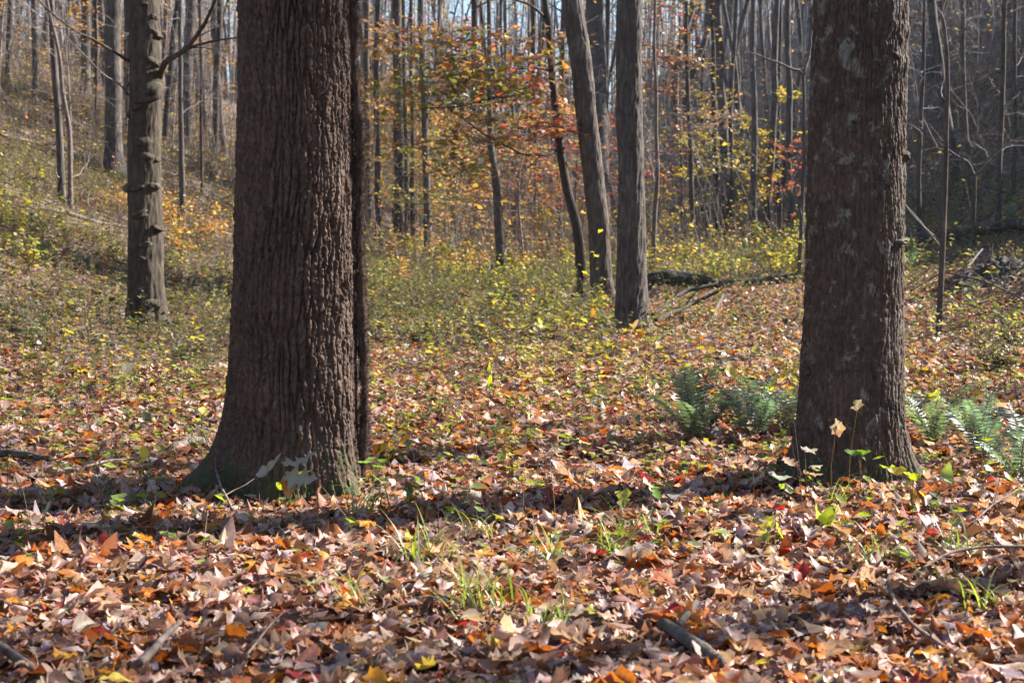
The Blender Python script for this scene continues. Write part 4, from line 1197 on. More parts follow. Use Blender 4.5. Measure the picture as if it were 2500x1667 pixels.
for j, (x, y, h) in enumerate(((16.5, 12.2, 7.0), (21.0, 10.5, 9.0))):  # unseen pair, added so their leafy crowns dapple the foreground with shade
    t = empty("tree", (x, y, float(terrain(x, y))), f"tall leaf-bearing tree added out of view to the right, {('lower', 'higher')[j]} crowned of two", "tree", "leafy trees added beside the hollow")
    link("trunk", FARM[2 + j], t); add_crown(t, (0, 0, h), 1.25, j * 2)

# ------------------------------------------------------------------ far wood that reads as one mass
def build_far_wood():
    rng = np.random.default_rng(900)
    g = Geo(); n = 1700
    d = rng.uniform(95, 175, n); px = rng.uniform(-250, 2750, n)
    x = (px - 1250) / FPX * d; z = terrain(x, d)
    h = rng.uniform(6, 21, n); r = rng.uniform(.03, .12, n)
    p0 = np.stack([x, d, z - .5], 1); p1 = p0 + np.stack([rng.normal(0, .5, n), rng.normal(0, .5, n), h], 1)
    c = np.array([1.0, 1.0, 1.0])
    sticks(g, p0, p1, r, r * .35, 4, c)
    m = 20000
    k = rng.integers(0, n, m); f = rng.uniform(.25, 1, m)
    q0 = p0[k] + (p1[k] - p0[k]) * f[:, None]
    q1 = q0 + rng.normal(0, 1, (m, 3)) * np.array([1.1, 1.1, .7]) + np.array([0, 0, .6])
    sticks(g, q0, q1, .018, .008, 3, c)
    o = g.build("far_woodland", MAT["twig"])
    tag(o, "mass of thin grey trunks and twigs far off up the hollow", "woodland", None, "stuff")
    ml = 42000
    k = rng.integers(0, m, ml)
    P = q1[k] + rng.normal(0, .5, (ml, 3))
    pxl = P[:, 0] / P[:, 1] * FPX + 1250
    keep = rng.random(ml) < np.where(pxl > 1700, .12, np.where(pxl < 600, .5, 1.0))
    P = P[keep]; ml = len(P)
    R = rot_from(np.stack([rng.normal(0, .6, ml), rng.normal(0, .6, ml), np.ones(ml)], 1), rng.uniform(0, 6.28, ml))
    cols = np.array(AMBER + YELLOW[:2] + AMBER)
    gl = Geo(); scatter_leaves(gl, P, R, rng.uniform(.2, .34, ml), cols[rng.integers(0, len(cols), ml)] * rng.uniform(.7, 1.2, (ml, 1)), PROTO_FAR[:3], rng)
    link_o = gl.build("foliage", MAT["autumn"], o)
build_far_wood()
# ------------------------------------------------------------------ undergrowth nobody could count
def herb_stuff(name, label, n, region, seed, hgt, cols, leaf, nl, stem_col, mat="green", clump=0.5, stem_r=0.0022, dens_fn=None):
    rng = np.random.default_rng(seed)
    x, y = region(rng, n)
    if dens_fn is not None:
        k = rng.random(len(x)) < dens_fn(x, y); x, y = x[k], y[k]
    for c, r in ((TREE1, 0.5), (TREE2, 0.45)):
        k = np.hypot(x - c[0], y - c[1]) > r; x, y = x[k], y[k]
    n = len(x)
    z = terrain(x, y)
    h = hgt * np.exp(rng.normal(0, .4, n))
    p0 = np.stack([x, y, z - .02], 1)
    lean = rng.normal(0, .22, (n, 2)) * h[:, None]
    p1 = p0 + np.concatenate([lean * .4, (h * .55)[:, None]], 1); p2 = p0 + np.concatenate([lean, h[:, None]], 1)
    g = Geo(); sr = stem_r * (1 + .0 * y)
    sr = np.maximum(stem_r, stem_r * y / 22)
    sc = np.array(stem_col)[rng.integers(0, len(stem_col), n)] * rng.uniform(.7, 1.25, (n, 1))
    if nl: sticks(g, p0, p2, sr, sr * .5, 3, sc)
    else: sticks(g, p0, p1, sr, sr * .8, 3, sc); sticks(g, p1, p2, sr * .8, sr * .5, 3, sc)
    if nl:
        k = np.repeat(np.arange(n), nl); f = rng.uniform(.3, 1, len(k))
        a = rng.uniform(0, 6.28, len(k)); S = leaf * np.exp(rng.normal(0, .3, len(k)))
        P = p0[k] + (p2[k] - p0[k]) * f[:, None] + np.stack([np.cos(a), np.sin(a), 0 * a], 1) * (S * .5)[:, None]
        R = axes_from(np.stack([np.cos(a), np.sin(a), rng.normal(-.1, .35, len(k))], 1), np.stack([rng.normal(0, .3, len(k)), rng.normal(0, .3, len(k)), np.ones(len(k))], 1))
        base = np.array(cols)[rng.integers(0, len(cols), n)]
        C = base[k] * rng.uniform(.7, 1.25, (len(k), 1))
        scatter_leaves(g, P, R, S, C, PROTO_TINY if len(x) > 4000 else PROTO_FAR, rng)
    o = g.build(name, MAT[mat])
    return tag(o, label, "undergrowth", None, "stuff")

def view_region(d0, d1, margin=1.5):
    def f(rng, n):
        d = np.sqrt(rng.uniform(d0 * d0, d1 * d1, n)); return rng.uniform(-1, 1, n) * in_view(d, margin), d
    return f
def left_hill(x, y):
    px = x / y * FPX + 1250
    return np.clip((900 - px) / 350, 0.12, 1) * np.clip((y - 13) / 6, 0, 1)
def mid_green(x, y):
    px = x / y * FPX + 1250
    nz = .35 + .65 * smooth(-.5, .5, vnoise(x * .45, y * .3, 3.0))
    patch = np.where((px > 1480) & (y < 27), .12, 1.0) * np.where(y > 40, .35, 1.0)
    near = np.where(px < 640, smooth(11, 16, y), smooth(15, 23, y))
    return np.maximum(near, .03) * nz * patch
STRAW = [(0.22, 0.165, 0.12), (0.16, 0.115, 0.085), (0.30, 0.235, 0.175), (0.12, 0.08, 0.065)]
HGREEN = [(0.10, 0.125, 0.05), (0.13, 0.145, 0.06), (0.20, 0.20, 0.07), (0.085, 0.105, 0.055), (0.30, 0.27, 0.09), (0.17, 0.13, 0.09)]
herb_stuff("undergrowth", "dry brown stems and seed heads covering the hillside", 40000, view_region(14, 56), 31, .30, STRAW + [(0.22, .19, .12), (.14, .14, .08)], .05, 4, STRAW, "leaf", dens_fn=left_hill)
herb_stuff("undergrowth", "low green and yellowing herbs spread over the middle ground", 60000, view_region(11, 50), 32, .22, HGREEN, .058, 5, [(0.2, .2, .08), (.25, .16, .1)], "green", dens_fn=mid_green)
herb_stuff("undergrowth", "scattered thin seedlings standing out of the sunlit leaf carpet", 3400, view_region(8.5, 26, .8), 33, .22, YELLOW[:2] + HGREEN + HGREEN + [(0.42, .28, .2), (.40, .36, .28)] * 2, .052, 4, [(0.12, .06, .04), (.2, .12, .08)], "green")
herb_stuff("undergrowth", "small lime-green weeds dotting the near leaf carpet", 620, view_region(6.2, 15, .6), 36, .15, [(.30, .36, .06), (.22, .30, .07), (.42, .42, .08), (.20, .26, .10)], .06, 5, [(0.2, .2, .08), (.2, .12, .08)], "green")
def tall_weeds(x, y):
    px = x / y * FPX + 1250
    return np.clip(smooth(-.1, .6, vnoise(x * .7, y * .5, 9.0)) * np.where(px < 1480, 1.0, .45), .06, 1)
herb_stuff("undergrowth", "tall thin weeds and seedlings standing in loose clumps in the middle ground", 4200, view_region(12.5, 32, .8), 37, .42, HGREEN + YELLOW[:2] + [(.40, .36, .28), (.30, .30, .08)], .075, 6, [(0.14, .08, .05), (.22, .16, .1), (.2, .19, .08)], "green", stem_r=.003, dens_fn=tall_weeds)
herb_stuff("undergrowth", "bare reddish stalks standing in the leaf carpet", 2400, view_region(6.5, 26, .8), 34, .26, STRAW, .05, 0, [(0.13, .06, .045), (.22, .13, .09), (.3, .22, .14)], "leaf")
herb_stuff("undergrowth", "waist-high tangle of grey stems under the far trees", 7000, view_region(34, 75), 35, 1.0, YELLOW + AMBER, .10, 2, [(0.26, .22, .2), (.18, .15, .14), (.34, .3, .27)], "autumn", stem_r=.004)

# ------------------------------------------------------------------ leafy shrubs
def shrub_kind(seed, cols, nst=9, h=0.9, nleaf=130, size=.11):
    rng = np.random.default_rng(seed)
    g = Geo(); segs = []; pts = []
    for i in range(nst):
        a = rng.uniform(0, 6.28); W = wander((0, 0, -.05), (math.cos(a) * .6, math.sin(a) * .6, 1), h * rng.uniform(.6, 1.15), 6, rng, .16)
        segs += [(W[e], W[e + 1], .008 * (1 - e / 8), .008 * (1 - (e + 1) / 8)) for e in range(6)]; pts += list(W[2:])
        for q in range(4):
            e = rng.integers(2, 7); dd = W[e] - W[e - 1]; dd = dd / np.linalg.norm(dd) + rng.normal(0, .6, 3)
            X = wander(W[e], dd, h * rng.uniform(.15, .4), 3, rng, .2); segs += [(X[m], X[m + 1], .004, .003) for m in range(3)]; pts += list(X[1:])
    add_segs(g, segs); st = g.mesh("stems", MAT["twig"])
    pts = np.array(pts); q = pts[rng.integers(0, len(pts), nleaf)] + rng.normal(0, .05, (nleaf, 3)); q[:, 2] = np.maximum(q[:, 2], .05)
    R = rot_from(np.stack([rng.normal(0, .5, nleaf), rng.normal(-.2, .5, nleaf), np.ones(nleaf)], 1), rng.uniform(0, 6.28, nleaf))
    C = np.array(cols)[rng.integers(0, len(cols), nleaf)] * rng.uniform(.75, 1.25, (nleaf, 1))
    gl = Geo(); scatter_leaves(gl, q, R, size * rng.uniform(.7, 1.3, nleaf), C, PROTO_HERB, rng)
    return st, gl.mesh("foliage", MAT["autumn"])
SHR = {"yellow": [shrub_kind(s, YELLOW + OLIVE + OLIVE[1:3], 9, .9, 105) for s in (1, 2, 3)], "orange": [shrub_kind(s, AMBER + [(0.5, .22, .04)] + YELLOW[:1]) for s in (4, 5, 6)], "green": [shrub_kind(s, HGREEN + YELLOW[2:3], 10, .7) for s in (7, 8)], "dull": [shrub_kind(s, STRAW + AMBER[:1] + HGREEN[:2], 11, .8, 90, .09) for s in (9, 10)]}
def place_shrub(kind, px, d, sc, label, group, k):
    x = (px - 1250) / FPX * d
    t = empty("shrub", (x, d, float(terrain(x, d))), label, "shrub", group)
    t.rotation_euler = (0, 0, k * 1.7); t.scale = (sc, sc, sc)
    st, fo = SHR[kind][k % len(SHR[kind])]; link("stems", st, t); link("foliage", fo, t)
    return t
rs = random.Random(5)
for n, kinds, pxr, dr, sr, what, gr in (
        (42, ("yellow",), (1540, 1985), (30, 44), (.6, 1.1), "yellow-leaved shrub behind the logs", "yellow shrubs behind the arched log"),
        (40, ("yellow", "orange", "yellow"), (880, 1420), (31, 46), (.55, .95), "gold shrub in the central brush", "gold shrubs in the central brush"),
        (16, ("orange", "dull"), (395, 590), (27, 38), (.6, 1.0), "orange-leaved slope shrub", "orange shrubs on the slope"),
        (8, ("orange", "dull"), (170, 330), (28, 34), (.5, .8), "russet slope shrub", "russet shrubs on the slope"),
        (6, ("yellow",), (-60, 95), (21, 27), (.5, .8), "yellow-green hillside shrub", "yellow-green hillside shrubs"),
        (7, ("yellow",), (2210, 2540), (22, 33), (.35, .6), "small yellow mossy-log shrub", "small shrubs by the mossy log"),
        (8, ("green",), (2390, 2520), (14.5, 18), (.35, .55), "low green plant", "green plants below the brush heap"),
        (30, ("green", "dull"), (0, 560), (16, 28), (.3, .65), "low grey-green slope bush", "low bushes on the lower slope"),
        (34, ("green", "yellow", "green", "dull"), (890, 1500), (19, 32), (.3, .6), "low middle-ground plant", "low plants in the green middle ground")):
    made = [place_shrub(kinds[k % len(kinds)], rs.uniform(*pxr), rs.uniform(*dr), rs.uniform(*sr), what, gr, k) for k in range(n)]
    landmark_labels(made, what)

# ------------------------------------------------------------------ ferns
def frond_mesh(seed, L=0.62, npin=24, col=(0.20, 0.245, 0.185)):
    rng = np.random.default_rng(seed)
    t = np.linspace(0, 1, 20)
    P = np.stack([t * L * .62, .02 * np.sin(t * 4 + seed), L * (1.05 * t - .42 * t ** 2.4)], 1)
    g = Geo(); tube(g, P, np.linspace(.0035, .001, 20), 4, (0.16, 0.14, 0.06))
    tt = np.linspace(.14, .985, npin)
    for s_ in (1, -1):
        C = np.stack([np.interp(tt, t, P[:, i]) for i in range(3)], 1)
        T = np.stack([np.gradient(np.interp(tt, t, P[:, i])) for i in range(3)], 1); T /= np.linalg.norm(T, axis=1)[:, None]
        up = np.cross(np.cross(T, [0, 0, 1.0]), T); up /= np.linalg.norm(up, axis=1)[:, None]
        side = np.cross(T, up) * s_
        ln = .085 * np.sin(math.pi * np.clip(tt, .05, .99) ** .8) ** .6 + .008
        X = side + T * .25 + up * rng.normal(-.12, .1, (npin, 1))
        R = axes_from(X, up + rng.normal(0, .38, (npin, 3)))
        V, Q, TT, vc = PIN
        Cc = np.tile(np.array(col), (npin, 1)) * rng.uniform(.75, 1.3, (npin, 1))
        scatter_leaves(g, C + X / np.linalg.norm(X, axis=1)[:, None] * (ln * .47)[:, None], R, ln, Cc, [PIN], rng)
    return g.mesh("frond", MAT["fern"])
MAT["fern"] = leaf_material("leaf_fern", 0.28, 0.45, 0.5, (0.8, 1.0, 0.4))
_p = strip_leaf("lance", 4, np.random.default_rng(1), .1, .1, .0)
PIN = (_p[0] * np.array([1, .62, 1]), _p[1], _p[2], _p[3])
FROND = [frond_mesh(i) for i in range(5)]
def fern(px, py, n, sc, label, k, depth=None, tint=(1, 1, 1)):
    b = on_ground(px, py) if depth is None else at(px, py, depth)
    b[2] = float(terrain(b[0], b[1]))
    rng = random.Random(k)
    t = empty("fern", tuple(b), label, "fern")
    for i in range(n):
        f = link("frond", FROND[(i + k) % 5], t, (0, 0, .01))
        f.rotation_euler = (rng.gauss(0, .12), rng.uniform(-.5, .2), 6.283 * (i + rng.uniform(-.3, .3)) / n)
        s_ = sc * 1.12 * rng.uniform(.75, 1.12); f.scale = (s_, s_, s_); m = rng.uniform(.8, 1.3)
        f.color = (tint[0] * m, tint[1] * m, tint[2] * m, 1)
fern(1700, 1090, 15, 1.0, "large green fern standing in the leaf carpet, farthest from the lichen-spotted tree", 1)
fern(1835, 1075, 12, .85, "bluish fern between the large fern and the lichen-spotted tree", 2, None, (1, 1.1, 1.3))
fern(1925, 1062, 9, .75, "fern tucked against the sunless side of the lichen-spotted tree", 3, None, (1.1, 1.1, 1.0))
fern(2282, 1092, 12, .85, "fern just right of the lichen-spotted tree's foot", 4, None, (1.1, 1.1, 1.1))
fern(2400, 1140, 12, .8, "bluish fern second right of the lichen-spotted tree", 5, None, (1, 1.1, 1.35))
fern(2490, 1190, 10, .8, "fern cut by the picture's right edge near red leaves", 6, None, (1, 1.05, 1.2))
fern(2360, 1060, 8, .6, "small pale fern behind the two right-hand ferns", 7, None, (1.2, 1.2, 1.1))
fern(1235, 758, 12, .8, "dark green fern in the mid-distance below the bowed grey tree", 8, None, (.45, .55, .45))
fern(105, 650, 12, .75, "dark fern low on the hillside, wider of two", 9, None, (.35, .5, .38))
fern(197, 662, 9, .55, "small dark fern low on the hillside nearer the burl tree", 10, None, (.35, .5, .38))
fern(2225, 655, 10, .6, "fern below the mossy log beside the lichen-spotted tree", 11, None, (1.1, 1.2, 1.1))
fern(2470, 535, 9, .6, "fern above the mossy log at the picture's edge", 12, None, (1, 1.1, 1.2))
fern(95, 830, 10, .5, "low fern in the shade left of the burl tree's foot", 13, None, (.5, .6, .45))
fern(1690, 735, 9, .45, "pale fern growing against the arched log", 14, None, (1.2, 1.25, 1.1))

# ------------------------------------------------------------------ logs, dead branches, brush, mound
def log(name, pts, label, mat, cat, ns=12, knots=0, seed=1, dz=0.0, lump=.12, depth=None):
    """pts: (px, py, width px) lying on the ground; or with a 4th value: metres above the ground"""
    P = []; R = []
    for p in pts:
        q = on_ground(p[0], p[1]) if depth is None else at(p[0], p[1], depth); r = p[2] / 2 * q[1] / FPX
        if depth is not None:
            q[2] = max(q[2], float(terrain(q[0], q[1])) + .5 * r); P.append(q); R.append(r); continue
        q[2] += (p[3] if len(p) > 3 else r * .55) + dz; P.append(q); R.append(r)
    P = np.array(P); R = np.array(R); b = P[0].copy(); b[2] = float(terrain(b[0], b[1]))
    L = P - b
    s = np.concatenate([[0], np.cumsum(np.linalg.norm(np.diff(L, axis=0), axis=1))])
    m = max(14, int(s[-1] / .05)); m = min(m, 160); ss = np.linspace(0, s[-1], m)
    PP = np.stack([np.interp(ss, s, L[:, i]) for i in range(3)], 1); RR = np.interp(ss, s, R)
    k = max(3, m // 9) | 1
    for i in range(3):
        PP[:, i] = np.convolve(np.pad(PP[:, i], k // 2, mode='edge'), np.ones(k) / k, 'valid')
    rm = R.mean()
    PP[:, 0] += rm * .3 * vnoise(ss * 2 / max(s[-1], .5) * 3, seed + .3); PP[:, 2] += rm * .25 * vnoise(ss * 2 / max(s[-1], .5) * 3, seed + 5.3)
    g = Geo(); tube(g, PP, RR, ns, None, lambda th, al, r: r * (lump * vnoise(np.cos(th) * 1.5, np.sin(th) * 1.5, al / rm * .35 + seed) + lump * .6 * vnoise(np.cos(th) * 4, np.sin(th) * 4, al / rm * .6 + seed)))
    rng = np.random.default_rng(seed); segs = []
    for i in range(knots):
        q = rng.integers(m // 6, m - 1); dd = PP[q] - PP[q - 1]; dd = dd / np.linalg.norm(dd) * .8 + rng.normal(0, .5, 3); dd[2] = abs(dd[2])
        W = wander(PP[q], dd, s[-1] * rng.uniform(.1, .3), 5, rng, .2, -.03)
        segs += [(W[e], W[e + 1], RR[q] * .5 * (1 - e / 6), RR[q] * .5 * (1 - (e + 1) / 6)) for e in range(5)]
    t = link(name, None, None, tuple(b)); tag(t, label, cat)
    if segs:
        g.build("stem", mat, t)
        for i in range(0, len(segs), 5):
            gg = Geo(); add_segs(gg, segs[i:i + 5], 5); gg.build("twig", mat, t)
    else:
        bpy.data.objects.remove(t); t = g.build(name, mat); t.location = b; tag(t, label, cat)
    return t
DL = on_ground(1640, 712)[1]
log("fallen_log", [(1570, 706, 22), (1592, 684, 32), (1625, 675, 38), (1670, 682, 40), (1715, 690, 34), (1752, 706, 24)], "dark arched log lying behind the straight grey tree", MAT["rotten"], "log", 18, seed=2, depth=DL)
log("fallen_log", [(1745, 706, 24), (1860, 696, 28), (1985, 690, 32)], "straight dark log ending behind the lichen-spotted tree", MAT["rotten"], "log", 14, seed=3, depth=DL)
log("fallen_log", [(1195, 690, 10), (1300, 696, 12), (1400, 702, 14)], "low dark log behind the curved maple's foot", MAT["rotten"], "log", 12, seed=4)
log("mossy_log", [(2180, 610, 28), (2300, 598, 28), (2400, 584, 28), (2500, 570, 30), (2600, 556, 30)], "long mossy log across the foot of the shaded slope", MAT["rotten"], "log", 18, seed=5, dz=.12)
log("charred_stub", [(1206, 690, 10), (1202, 684, 9, .35)], "short black stub beside the bowed grey tree", MAT["rotten"], "stump", 8, seed=6)
log("fallen_branch", [(1598, 800, 12, .1), (1680, 778, 12, .22), (1760, 772, 8, .42)], "lower of two dead branches propped at the straight grey tree's foot", MAT["rotten"], "branch", 10, 5, 7)
log("fallen_branch", [(1590, 795, 9, .15), (1670, 775, 9, .42), (1755, 768, 10, .5)], "upper of two dead branches propped at the straight grey tree's foot", MAT["rotten"], "branch", 10, 4, 8)
log("fallen_branch", [(1765, 772, 8, .35), (1735, 800, 7, .1), (1715, 812, 6, .05)], "short prop of dead wood at the outer end of the forked branch", MAT["dead"], "branch", 8, 0, 9)
log("fallen_log", [(1790, 775, 14), (1860, 782, 16), (1945, 790, 14)], "brown rotting log half buried in leaves before the lichen-spotted tree", MAT["rotten"], "log", 12, 3, 10)
log("fallen_branch", [(0, 343, 6, .15), (70, 360, 6, .15), (136, 379, 5, .1), (240, 395, 4, .05)], "long thin branch lying down the hillside before the mottled pair", MAT["dead"], "branch", 8, 6, 11)
log("fallen_branch", [(36, 214, 6, .1), (140, 262, 6, .1), (262, 324, 5, .1)], "dark branch lying across the upper hillside", MAT["rotten"], "branch", 8, 3, 12)
log("fallen_log", [(60, 505, 10), (150, 520, 12), (230, 545, 12), (330, 560, 8)], "weathered log low on the hillside by the mottled pair", MAT["dead"], "log", 10, 4, 13)
log("fallen_branch", [(2215, 745, 5, .2), (2300, 724, 5, .4), (2400, 734, 6, .3), (2470, 750, 6, .2), (2540, 780, 6, .1)], "long arching dead branch across the brush at the right edge", MAT["dead"], "branch", 8, 8, 14)
log("fallen_log", [(2280, 752, 9), (2390, 744, 12), (2520, 742, 14)], "dark straight log beneath the arching dead branch", MAT["rotten"], "log", 10, 3, 15)
log("fallen_branch", [(2340, 722, 8, .15), (2360, 700, 7, .3), (2398, 680, 5, .5)], "pale broken branch standing out of the brush heap", MAT["dead"], "branch", 8, 2, 16)
log("leaning_branch", [(2195, 640, 5, 1.3), (2250, 640, 5, .75), (2305, 640, 5, .2)], "pale thin branch slanting down from the lichen-spotted tree to the mossy log", MAT["dead"], "branch", 8, 1, 17)
rb = random.Random(9); brush = []
for k in range(40):
    x0 = rb.uniform(2210, 2520); y0 = rb.uniform(690, 860); a = rb.uniform(-.5, .5); L = rb.uniform(60, 170)
    bs = log("dead_stick", [(x0, y0, 3.5, rb.uniform(.03, .3)), (x0 + L * .5, y0 - L * .5 * a * .4, 3, rb.uniform(.05, .3)), (x0 + L, y0 - L * a * .4, 2.5, rb.uniform(.03, .4))], "thin dead stick in the brush", MAT["dead"], "stick", 5, 2, 100 + k)
    bs["group"] = "sticks in the brush tangle"; brush.append(bs)
landmark_labels(brush, "thin dead stick in the brush")

def mound():
    c = on_ground(2440, 690)
    n = 110; g = Geo(); u = np.linspace(-1, 1, n); X, Y = np.meshgrid(u * 1.5, u * 1.1)
    r = np.hypot(X / 1.5, Y / 1.1)
    Zm = .42 * np.clip(1 - r ** 1.5, 0, 1) * (1 + .25 * fbm(X * 2 + 3, Y * 2, 0, 3)) - .10 + np.clip(1 - r, 0, .4) * .5 * np.abs(fbm(X * 9, Y * 9, 3, 3)) * .3
    Zm = Zm + terrain(X + c[0], Y + c[1]) - c[2]
    a = (np.arange(n - 1)[:, None] * n + np.arange(n - 1)[None])
    g.add(np.stack([X, Y, Zm], -1).reshape(-1, 3), np.stack([a, a + 1, a + n + 1, a + n], -1).reshape(-1, 4))
    t = empty("root_mound", tuple(c), "dark earthy mound of an upturned root plate below the mossy log", "mound")
    g.build("earth", MAT["rotten"], t)
    rng = np.random.default_rng(4); segs = []
    for i in range(46):
        p = (rng.uniform(-1.2, 1.2), rng.uniform(-.9, .3), 0); k = (np.argmin(abs(u * 1.1 - p[1])), np.argmin(abs(u * 1.5 - p[0])))
        W = wander((p[0], p[1], Zm[k] - .03), (rng.normal(0, 1), rng.normal(-.5, .4), rng.uniform(.1, .9)), rng.uniform(.2, .9), 5, rng, .25, -.04)
        segs += [(W[e], W[e + 1], .012 * (1 - e / 6), .012 * (1 - (e + 1) / 6)) for e in range(5)]
    for i in range(0, len(segs), 5):
        gg = Geo(); add_segs(gg, segs[i:i + 5], 4); gg.build("root", MAT["dead"], t)
mound()

# sticks and twigs among the foreground leaves
fs = log("fallen_stick", [(1618, 1588, 36, .09), (1670, 1620, 36, .09), (1760, 1680, 34, .08)], "thick brown forked stick at the lower edge of the picture", MAT["bark_plain"], "stick", 14, 0, 40, lump=.06)
pr = log("prong", [(1655, 1600, 20, .10), (1700, 1556, 15, .13)], "short side prong", MAT["bark_plain"], "stick", 10, 0, 41, lump=.06)
pr.location = pr.location - fs.location; pr.parent = fs
del pr["label"]; del pr["category"]
log("fallen_stick", [(340, 1680, 22, .08), (390, 1630, 18, .09), (440, 1592, 13, .11)], "pale barkless stick pointing up from the lower left edge", MAT["dead"], "stick", 10, 0, 42, lump=.05)
log("fallen_stick", [(-40, 1615, 26, .08), (30, 1655, 24, .08), (80, 1690, 20, .08)], "stout grey stick in the lower left corner", MAT["dead"], "stick", 10, 0, 43, lump=.06)
log("fallen_twig", [(2245, 1438, 7, .08), (2320, 1408, 8, .11), (2400, 1395, 8, .11), (2520, 1390, 7, .10)], "long curved twig arching over leaves at the right edge", MAT["dead"], "twig", 7, 2, 44, lump=.05)
log("fallen_twig", [(2165, 1490, 11, .12), (2185, 1540, 10, .10), (2230, 1590, 10, .09), (2300, 1640, 8, .09)], "crooked grey twig below a yellow leaf in the lower right", MAT["dead"], "twig", 7, 1, 45, lump=.06)
log("fallen_twig", [(2060, 1196, 7, .08), (2160, 1192, 7, .08), (2260, 1205, 7, .08)], "straight mossy twig lying against the lichen-spotted tree's foot", MAT["dead"], "twig", 7, 3, 46, lump=.06)
log("fallen_stick", [(-40, 1128, 22, .07), (60, 1134, 20, .07), (125, 1146, 16, .07)], "dark stick lying in the shadow left of the furrowed trunk", MAT["rotten"], "stick", 10, 0, 47, lump=.08)
log("fallen_twig", [(200, 1172, 7, .08), (260, 1158, 7, .09), (330, 1148, 5, .08)], "pale twig in the shadow between the dark stick and the furrowed trunk", MAT["dead"], "twig", 7, 1, 48, lump=.05)
log("fallen_twig", [(570, 1275, 8, .06), (540, 1240, 7, .12), (520, 1205, 5, .22), (498, 1170, 4, .3)], "branching grey twig leaning before the furrowed trunk's foot", MAT["dead"], "twig", 7, 5, 49, lump=.05)
log("fallen_twig", [(1800, 1150, 6, .05), (1760, 1140, 6, .07), (1700, 1140, 5, .08)], "dark twig in the leaves below the large fern", MAT["dead"], "twig", 6, 2, 50, lump=.05)
log("fallen_twig", [(800, 1312, 7, .08), (740, 1318, 7, .09), (690, 1345, 6, .08)], "grey forked twig on the leaves below the furrowed trunk", MAT["dead"], "twig", 6, 2, 51, lump=.05)
log("fallen_twig", [(600, 1660, 7, .08), (660, 1610, 6, .12), (700, 1590, 4, .15)], "slim pale twig at the lower edge right of the barkless stick", MAT["dead"], "twig", 6, 2, 52, lump=.05)
log("fallen_twig", [(2370, 1320, 5, .08), (2420, 1290, 5, .12), (2480, 1262, 4, .14)], "fine white twig above the long curved twig at the right", MAT["dead"], "twig", 6, 3, 53, lump=.05)
log("fallen_twig", [(980, 1265, 6, .07), (1020, 1240, 5, .10), (1060, 1228, 4, .10)], "dark twig right of the furrowed trunk's foot among green sprigs", MAT["dead"], "twig", 6, 2, 54, lump=.05)
log("shed_bark", [(420, 1122, 34, .05), (465, 1104, 40, .07), (505, 1100, 30, .05)], "flat pale slab of bark beside the furrowed trunk's root", MAT["dead"], "bark", 12, 0, 55, lump=.12)
# ------------------------------------------------------------------ grass tufts
def grass_tuft(px, py, n, h, label, seed, spread=.05, cols=((.16, .24, .06), (.24, .33, .08), (.32, .36, .20), (.35, .36, .08))):
    b = on_ground(px, py); rng = np.random.default_rng(seed); g = Geo()
    for i in range(n):
        a = rng.uniform(0, 6.283); L = h * 1.75 * rng.uniform(.5, 1.2); t = np.linspace(0, 1, 8)
        el = rng.uniform(.7, 1.35); cur = rng.uniform(.5, 1.5)
        ang = el - cur * t * 1.1
        ds = L / 7
        x = np.concatenate([[0], np.cumsum(np.cos(ang[:-1]) * ds)]); z = np.concatenate([[0], np.cumsum(np.sin(ang[:-1]) * ds)])
        o = rng.normal(0, spread, 2)
        P = np.stack([o[0] + x * math.cos(a), o[1] + x * math.sin(a), z + .045], 1)
        w = rng.uniform(.0026, .0048) * np.clip(1.15 - t ** 2, .06, 1); sd = np.array([-math.sin(a), math.cos(a), 0])
        V = np.concatenate([P + sd * w[:, None], P + np.array([0, 0, -.3]) * w[:, None], P - sd * w[:, None]])
        k = np.arange(7); Q = np.concatenate([np.stack([k, k + 1, k + 9, k + 8], 1), np.stack([k + 8, k + 9, k + 17, k + 16], 1)])
        g.add(V, Q, None, np.array(cols[rng.integers(len(cols))]) * rng.uniform(.8, 1.25))
    o = g.build("grass_tuft", MAT["green"]); o.location = b; tag(o, label, "grass")
for i, (px, py, n, h, lb) in enumerate((
    (1030, 1395, 34, .17, "arching grass tuft in the leaves below the furrowed trunk's right side"),
    (1160, 1515, 46, .18, "thickest grass tuft, near the lower middle of the picture"),
    (1325, 1395, 30, .15, "grass tuft beside an upright pale leaf in the middle foreground"),
    (1345, 1555, 20, .15, "sparse grass tuft right of the thickest one"),
    (1500, 1375, 26, .15, "thin grass tuft in the sunlit leaves right of centre"),
    (1535, 1335, 24, .15, "loose grass tuft above the thin one right of centre"),
    (2110, 1395, 22, .13, "grass tuft right of the bright yellow-green seedling"),
    (2340, 1385, 24, .14, "grass tuft just above the long curved twig"),
    (2300, 1480, 18, .14, "grass tuft just below the long curved twig"),
    (2060, 1240, 18, .15, "grass tuft before the lichen-spotted tree's foot"),
    (890, 1270, 26, .15, "dry pale grass tuft at the furrowed trunk's right foot"),
    (850, 1510, 16, .15, "pale bladed tuft in the lower left of centre"),
    (2420, 1510, 14, .12, "small arching tuft in the lower right corner"),
    (1180, 1330, 14, .13, "short tuft with broad blades left of centre"))):
    grass_tuft(px, py, n, h, lb, 50 + i, .055)

